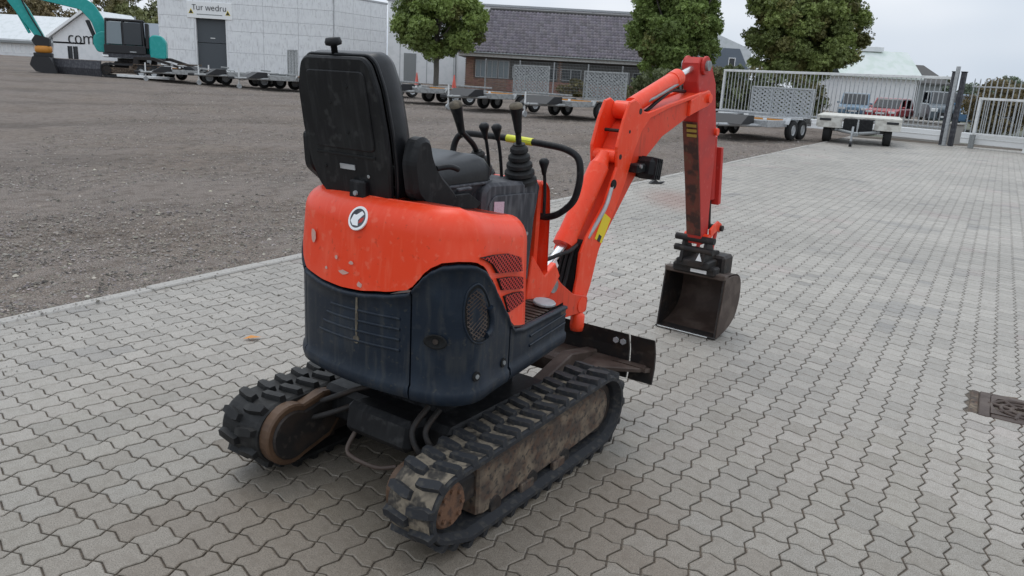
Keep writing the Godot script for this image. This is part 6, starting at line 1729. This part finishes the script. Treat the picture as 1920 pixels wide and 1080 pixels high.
func trailers() -> void:
	var hd := Vector2(-0.70, 0.72)
	trailer("galvanised trailer with upright ramp standing beside the orange digging arm", Vector3(7.15, 0, -24.3), Vector2(-0.66, 0.75), 3.1, 2.05, 0.52, 0.92, "plant trailers parked in a row on the gravel", M.galv)
	trailer("ramp trailer whose pale upright ramp stands right of the shrub", Vector3(1.95, 0, -28.5), hd, 3.0, 2.0, 0.55, 1.02)
	trailer("ramp trailer whose ramp stands before the dark windows of the brick house", Vector3(-0.75, 0, -30.0), hd, 3.0, 1.9, 0.58, 1.05)
	trailer("low empty trailer with a white front frame near the tree trunk", Vector3(-3.3, 0, -32.2), Vector2(-0.8, 0.6), 3.2, 1.9, 0.55, 0.0)
	trailer("trailer half hidden behind the seat back right of the warehouse wall", Vector3(-6.0, 0, -36.2), Vector2(-0.8, 0.6), 2.8, 1.7, 0.5, 0.0)
	trailer("ramp trailer right next to the excavator seat, tall prop on its ramp", Vector3(-9.7, 0, -35.0), Vector2(-0.86, 0.5), 3.0, 1.7, 0.55, 1.1)
	trailer("ramp trailer standing right of the dark warehouse door", Vector3(-11.8, 0, -36.0), Vector2(-0.86, 0.5), 3.0, 1.7, 0.55, 1.1)
	trailer("low trailer without ramp in front of the dark warehouse door", Vector3(-14.2, 0, -36.2), Vector2(-0.9, 0.43), 3.0, 1.7, 0.5, 0.0)
	# machine carrier with rusty folded arms beside the teal excavator
	var lo := trailer("dark plant carrier with folded rusty arms beside the teal excavator", Vector3(-16.6, 0, -37.4), Vector2(0.97, 0.25), 2.6, 1.7, 0.5, 0.0, "", M.rust)
	for z in [-0.6, 0.6]:
		var s := new_st(); ext(s, [Vector2(-1.3, 0.52), Vector2(-1.2, 0.95), Vector2(-0.2, 0.98), Vector2(1.3, 0.62), Vector2(1.3, 0.54), Vector2(-0.2, 0.84), Vector2(-1.0, 0.84), Vector2(-1.0, 0.54)], 0.12, zed(z)); put("folded_arm", fin(s), M.dark_steel, lo)
	put("pallet", box(-1.6, 0.05, 0.95, 1.2, 0.16, 1.35, 0.01), M.white, lo)
	# flatbed by the gate
	var f := Vector3(-0.40, 0, 0.917).normalized()
	var t := thing("flatbed_trailer", "pale flatbed trailer with black toolbox front parked by the sliding gate", "trailer", Transform3D(Basis(f, Vector3.UP, f.cross(Vector3.UP)), Vector3(10.35, 0.0, -24.6)))
	# local x to the drawbar
	put("deck", box(-2.3, 0.74, -1.16, 1.05, 0.80, 1.16, 0.008), M.offwhite, t)
	var s := new_st(); addbox(s, -2.3, 0.46, -1.16, 1.04, 0.737, -1.12, 0.006); addbox(s, -2.3, 0.46, 1.12, 1.04, 0.737, 1.16, 0.006); put("side_board", fin(s), M.offwhite, t)
	s = new_st(); addbox(s, 1.00, 0.44, -1.12, 1.05, 0.735, -0.44, 0.008); addbox(s, 1.00, 0.44, 0.44, 1.05, 0.735, 1.12, 0.008); put("front_board", fin(s), M.offwhite, t)
	for sg in [-1.0, 1.0]: put("front_lamp", box(1.05, 0.64, sg * 0.92 - 0.16, 1.075, 0.71, sg * 0.92 + 0.16, 0.008), M.ink, t)
	for sg in [-1.0, 1.0]: put("toolbox", box(1.0, 0.36, sg * 0.215 - 0.19, 1.18, 0.73, sg * 0.215 + 0.19, 0.015), M.black, t)
	s = new_st(); addbox(s, 1.02, 0.33, -0.018, 1.20, 0.72, 0.018, 0.004); put("divider", fin(s), M.galv, t)
	s = new_st(); addbox(s, -2.2, 0.36, -0.62, 1.0, 0.46, -0.54, 0.006); addbox(s, -2.2, 0.36, 0.54, 1.0, 0.46, 0.62, 0.006); addbox(s, 0.3, 0.32, -0.9, 0.42, 0.42, 0.9, 0.006); put("chassis", fin(s), M.galv_dark, t)
	s = new_st()
	for sg in [-1.0, 1.0]: tube(s, [Vector3(0.9, 0.38, sg * 0.55), Vector3(2.15, 0.36, sg * 0.05)], 0.045, 6)
	tube(s, [Vector3(2.0, 0.36, 0), Vector3(2.55, 0.36, 0)], 0.045, 8); put("drawbar", fin(s), M.galv_dark, t)
	put("hitch", box(2.45, 0.30, -0.06, 2.75, 0.42, 0.06, 0.02), M.galv_dark, t)
	var jk := put("jockey_stand", rod(Vector3(2.25, 0.55, 0.10), Vector3(2.38, 0.05, 0.10), 0.03, 8), M.galv, t)
	put("jockey_wheel", rod(Vector3(2.40, 0.08, 0.06), Vector3(2.40, 0.08, 0.14), 0.075, 12), M.ink, jk)
	for x in [-0.15, -0.85]:
		for sg in [-1.0, 1.0]: wheel(t, x + 0.8, sg * 0.84, 0.31, 0.22)
	s = new_st(); addbox(s, -0.6, 0.42, -0.85, 1.0, 0.455, -0.6); addbox(s, -0.6, 0.42, 0.6, 1.0, 0.455, 0.85); put("spring_pack", fin(s), M.dark_steel, t)

# ---------------------------------------------------------------- cars behind the gate
func car(label: String, pos: Vector3, turn: float, L: float, H: float, paint: Color, van := false) -> void:
	var t := thing("parked_car", label, "car", Transform3D(Basis(Vector3.UP, turn), pos), "cars parked behind the gate")
	var key := "paint%d%d%d" % [paint.r * 100, paint.g * 100, paint.b * 100]
	if not M.has(key):
		M[key] = mat(paint, 0.3); M[key].clearcoat_enabled = true; M[key].clearcoat = 0.6
	var l := L * 0.5; var W := 1.72
	var hood := 0.52 * H if not van else 0.58 * H
	var prof := [Vector2(-l, 0.28), Vector2(l, 0.28), Vector2(l, hood * 0.85), Vector2(l - 0.15, hood * 0.97), Vector2(l - 1.0, hood * 1.08), Vector2(-l + 0.3, hood * 1.1), Vector2(-l, hood * 0.98)]
	var s := new_st(); ext(s, round_poly(prof, 0.12, 4), W, zed(0), 0.06); var body := put("body", fin(s), M[key], t)
	var cab := [Vector2(l - 1.05, hood * 1.05), Vector2(l - 1.65, H - 0.03), Vector2(l - 1.9, H), Vector2(-l + 0.7, H), Vector2(-l + 0.25, H - 0.08), Vector2(-l + 0.12, hood * 1.05)]
	s = new_st(); ext(s, round_poly(cab, 0.08, 3), W - 0.22, zed(0), 0.05); put("cabin", fin(s), M.glass, t)
	s = new_st()
	ext(s, [Vector2(l - 1.72, H - 0.05), Vector2(l - 1.9, H + 0.015), Vector2(-l + 0.7, H + 0.015), Vector2(-l + 0.28, H - 0.06)], W - 0.28, zed(0), 0.02)
	for sg in [-1.0, 1.0]:
		for x in [[l - 1.02, l - 1.66], [l - 2.3, l - 2.3], [-l + 0.16, -l + 0.36]]:
			tube(s, [Vector3(x[0], hood * 1.07, sg * (W * 0.5 - 0.09)), Vector3(x[1], H - 0.02, sg * (W * 0.5 - 0.15))], 0.035, 6)
	put("roof", fin(s), M[key], t)
	for x in [l - 0.8, -l + 0.75]:
		for sg in [-1.0, 1.0]: wheel(t, x, sg * (W * 0.5 - 0.08), 0.31, 0.2)
	for sg in [-1.0, 1.0]:
		put("headlight", box(l - 0.05, hood * 0.68, sg * 0.62 - 0.18, l + 0.015, hood * 0.86, sg * 0.62 + 0.18, 0.02), M.white_clean, t)
		put("mirror", box(l - 1.35, hood * 1.12, sg * 0.92 - 0.09, l - 1.25, hood * 1.26, sg * 0.92 + 0.09, 0.03), M[key], t)
	put("grille", box(l - 0.02, 0.40, -0.42, l + 0.012, hood * 0.66, 0.42, 0.01), M.ink, t)
	put("number_plate", box(l + 0.012, 0.42, -0.25, l + 0.022, 0.52, 0.25, 0.0), M.white_clean, t)

func cars() -> void:
	car("pale blue hatchback seen through the gate bars left of the red car", Vector3(20.6, 0.0, -50.0), -2.0, 4.0, 1.5, Color(0.16, 0.27, 0.38))
	car("red car seen through the gate bars above the flatbed", Vector3(22.0, 0.0, -48.2), -2.25, 4.1, 1.32, Color(0.42, 0.03, 0.04))
	car("dark grey van seen through the gate bars beside the portal post", Vector3(24.6, 0.0, -47.5), -1.9, 4.5, 1.85, Color(0.10, 0.125, 0.145), true)
	car("white car behind the right gate", Vector3(25.6, 0.0, -42.0), -2.6, 4.3, 1.42, Color(0.72, 0.73, 0.74))
	car("blue van roof showing between portal post and white grille panel", Vector3(25.6, 0.0, -46.2), -1.9, 4.6, 1.75, Color(0.10, 0.20, 0.33), true)
	car("silver car at the right edge beyond the grille panel", Vector3(17.9, 0.0, -26.4), -2.2, 4.2, 1.4, Color(0.58, 0.62, 0.65))

# ---------------------------------------------------------------- small things
func small_things() -> void:
	# cast iron drain in the paving
	var dt := Transform3D(Basis(Vector3.UP, -deg_to_rad(PITCH_AZ)), Vector3.ZERO)
	var r := drain_rect
	var g := thing("drain_grate", "square cast iron drain grate set in the paving at the right edge", "drain", dt.translated_local(Vector3(r.position.y, 0.0, -r.position.x)))
	var s := new_st(); var a := r.size.x
	for k in [[0.0, -a, 0.05, 0.0], [a - 0.05, -a, a, 0.0], [0.052, -a, a - 0.052, -a + 0.05], [0.052, -0.05, a - 0.052, 0.0]]: addbox(s, k[0], -0.05, k[1], k[2], 0.002, k[3], 0.004)
	put("frame", fin(s), M.brown_steel, g)
	s = new_st()
	for k in [[-0.04, -a - 0.04, -0.002, 0.05], [-0.001, 0.002, a + 0.03, 0.05], [-0.001, -a - 0.04, a + 0.03, -a - 0.002]]: addbox(s, k[0], -0.05, k[1], k[2], -0.003, k[3], 0.004)
	put("concrete_collar", fin(s), M.rust, g)
	put("pit", box(0.05, -0.09, -a + 0.05, a - 0.05, -0.08, -0.05, 0.0), M.hole, g)
	var c := Vector3(a * 0.5, -0.004, -a * 0.5)
	for k in 3:
		s = new_st(); var rad := 0.045 + 0.042 * k; var pts := []
		for i in 24: pts.append(c + Vector3(cos(TAU * i / 24.0), 0, sin(TAU * i / 24.0)) * rad)
		tube(s, pts, 0.010, 6, true); put("ring", fin(s), M.brown_steel, g)
	for k in 8:
		var an := TAU * k / 8.0 + 0.2; put("spoke", rod(c + Vector3(cos(an), 0, sin(an)) * 0.03, c + Vector3(cos(an), 0, sin(an)) * 0.145, 0.011, 6), M.brown_steel, g)
	for k in 4:
		s = new_st(); var sx := 1.0 if k % 2 else -1.0; var sz := 1.0 if k < 2 else -1.0
		ext(s, [Vector2(sx * 0.13, sz * 0.02), Vector2(sx * 0.13, sz * 0.13), Vector2(sx * 0.02, sz * 0.13), Vector2(sx * 0.10, sz * 0.10)], 0.02, Transform3D(Basis(Vector3.RIGHT, PI / 2), c), 0.0); put("corner_plate", fin(s), M.brown_steel, g)
	# fallen leaf and scraps
	var lf := thing("fallen_leaf", "small orange brown leaf lying on the paving left of the excavator", "leaf", at(-1.37, 0.006, -3.93, 0.6))
	s = new_st(); tri(s, Vector3(-0.05, 0.004, 0), Vector3(0.0, 0.012, 0.028), Vector3(0.05, 0.0, 0)); tri(s, Vector3(-0.05, 0.004, 0), Vector3(0.05, 0.0, 0), Vector3(0.0, 0.010, -0.025)); tri(s, Vector3(0.05, 0, 0), Vector3(0.08, 0.002, 0.003), Vector3(0.05, 0.002, 0.004)); put("blade", fin(s), M.orange, lf)
	var sc := thing("scrap", "dark crumpled scrap on the paving beyond the boom", "litter", at(2.05, 0.005, -11.6, 0.3))
	s = new_st(); ext(s, [Vector2(-0.12, 0), Vector2(-0.03, 0.06), Vector2(0.02, 0.02), Vector2(0.13, 0.03), Vector2(0.06, -0.005)], 0.07); put("crumple", fin(s), M.ink, sc)
	# cones by the white wall
	for k in 3:
		var p: Vector3 = [Vector3(-7.15, 0, -54.0), Vector3(-5.95, 0, -54.6), Vector3(-4.75, 0, -55.2)][k]
		p.y = gy(p.x, p.z)
		var cn := thing("traffic_cone", ["leftmost orange cone before the white wall left of the trunk", "orange cone standing right behind the tree trunk", "rightmost orange cone next to the brick corner"][k], "cone", Transform3D(Basis(), p), "orange cones by the white wall")
		s = new_st(); lathe(s, [Vector2(0.16, 0.03), Vector2(0.03, 0.9), Vector2(0, 0.9)], Transform3D(), 14); put("cone_body", fin(s), M.cone, cn)
		put("base", box(-0.2, 0, -0.2, 0.2, 0.03, 0.2, 0.008), M.cone, cn)
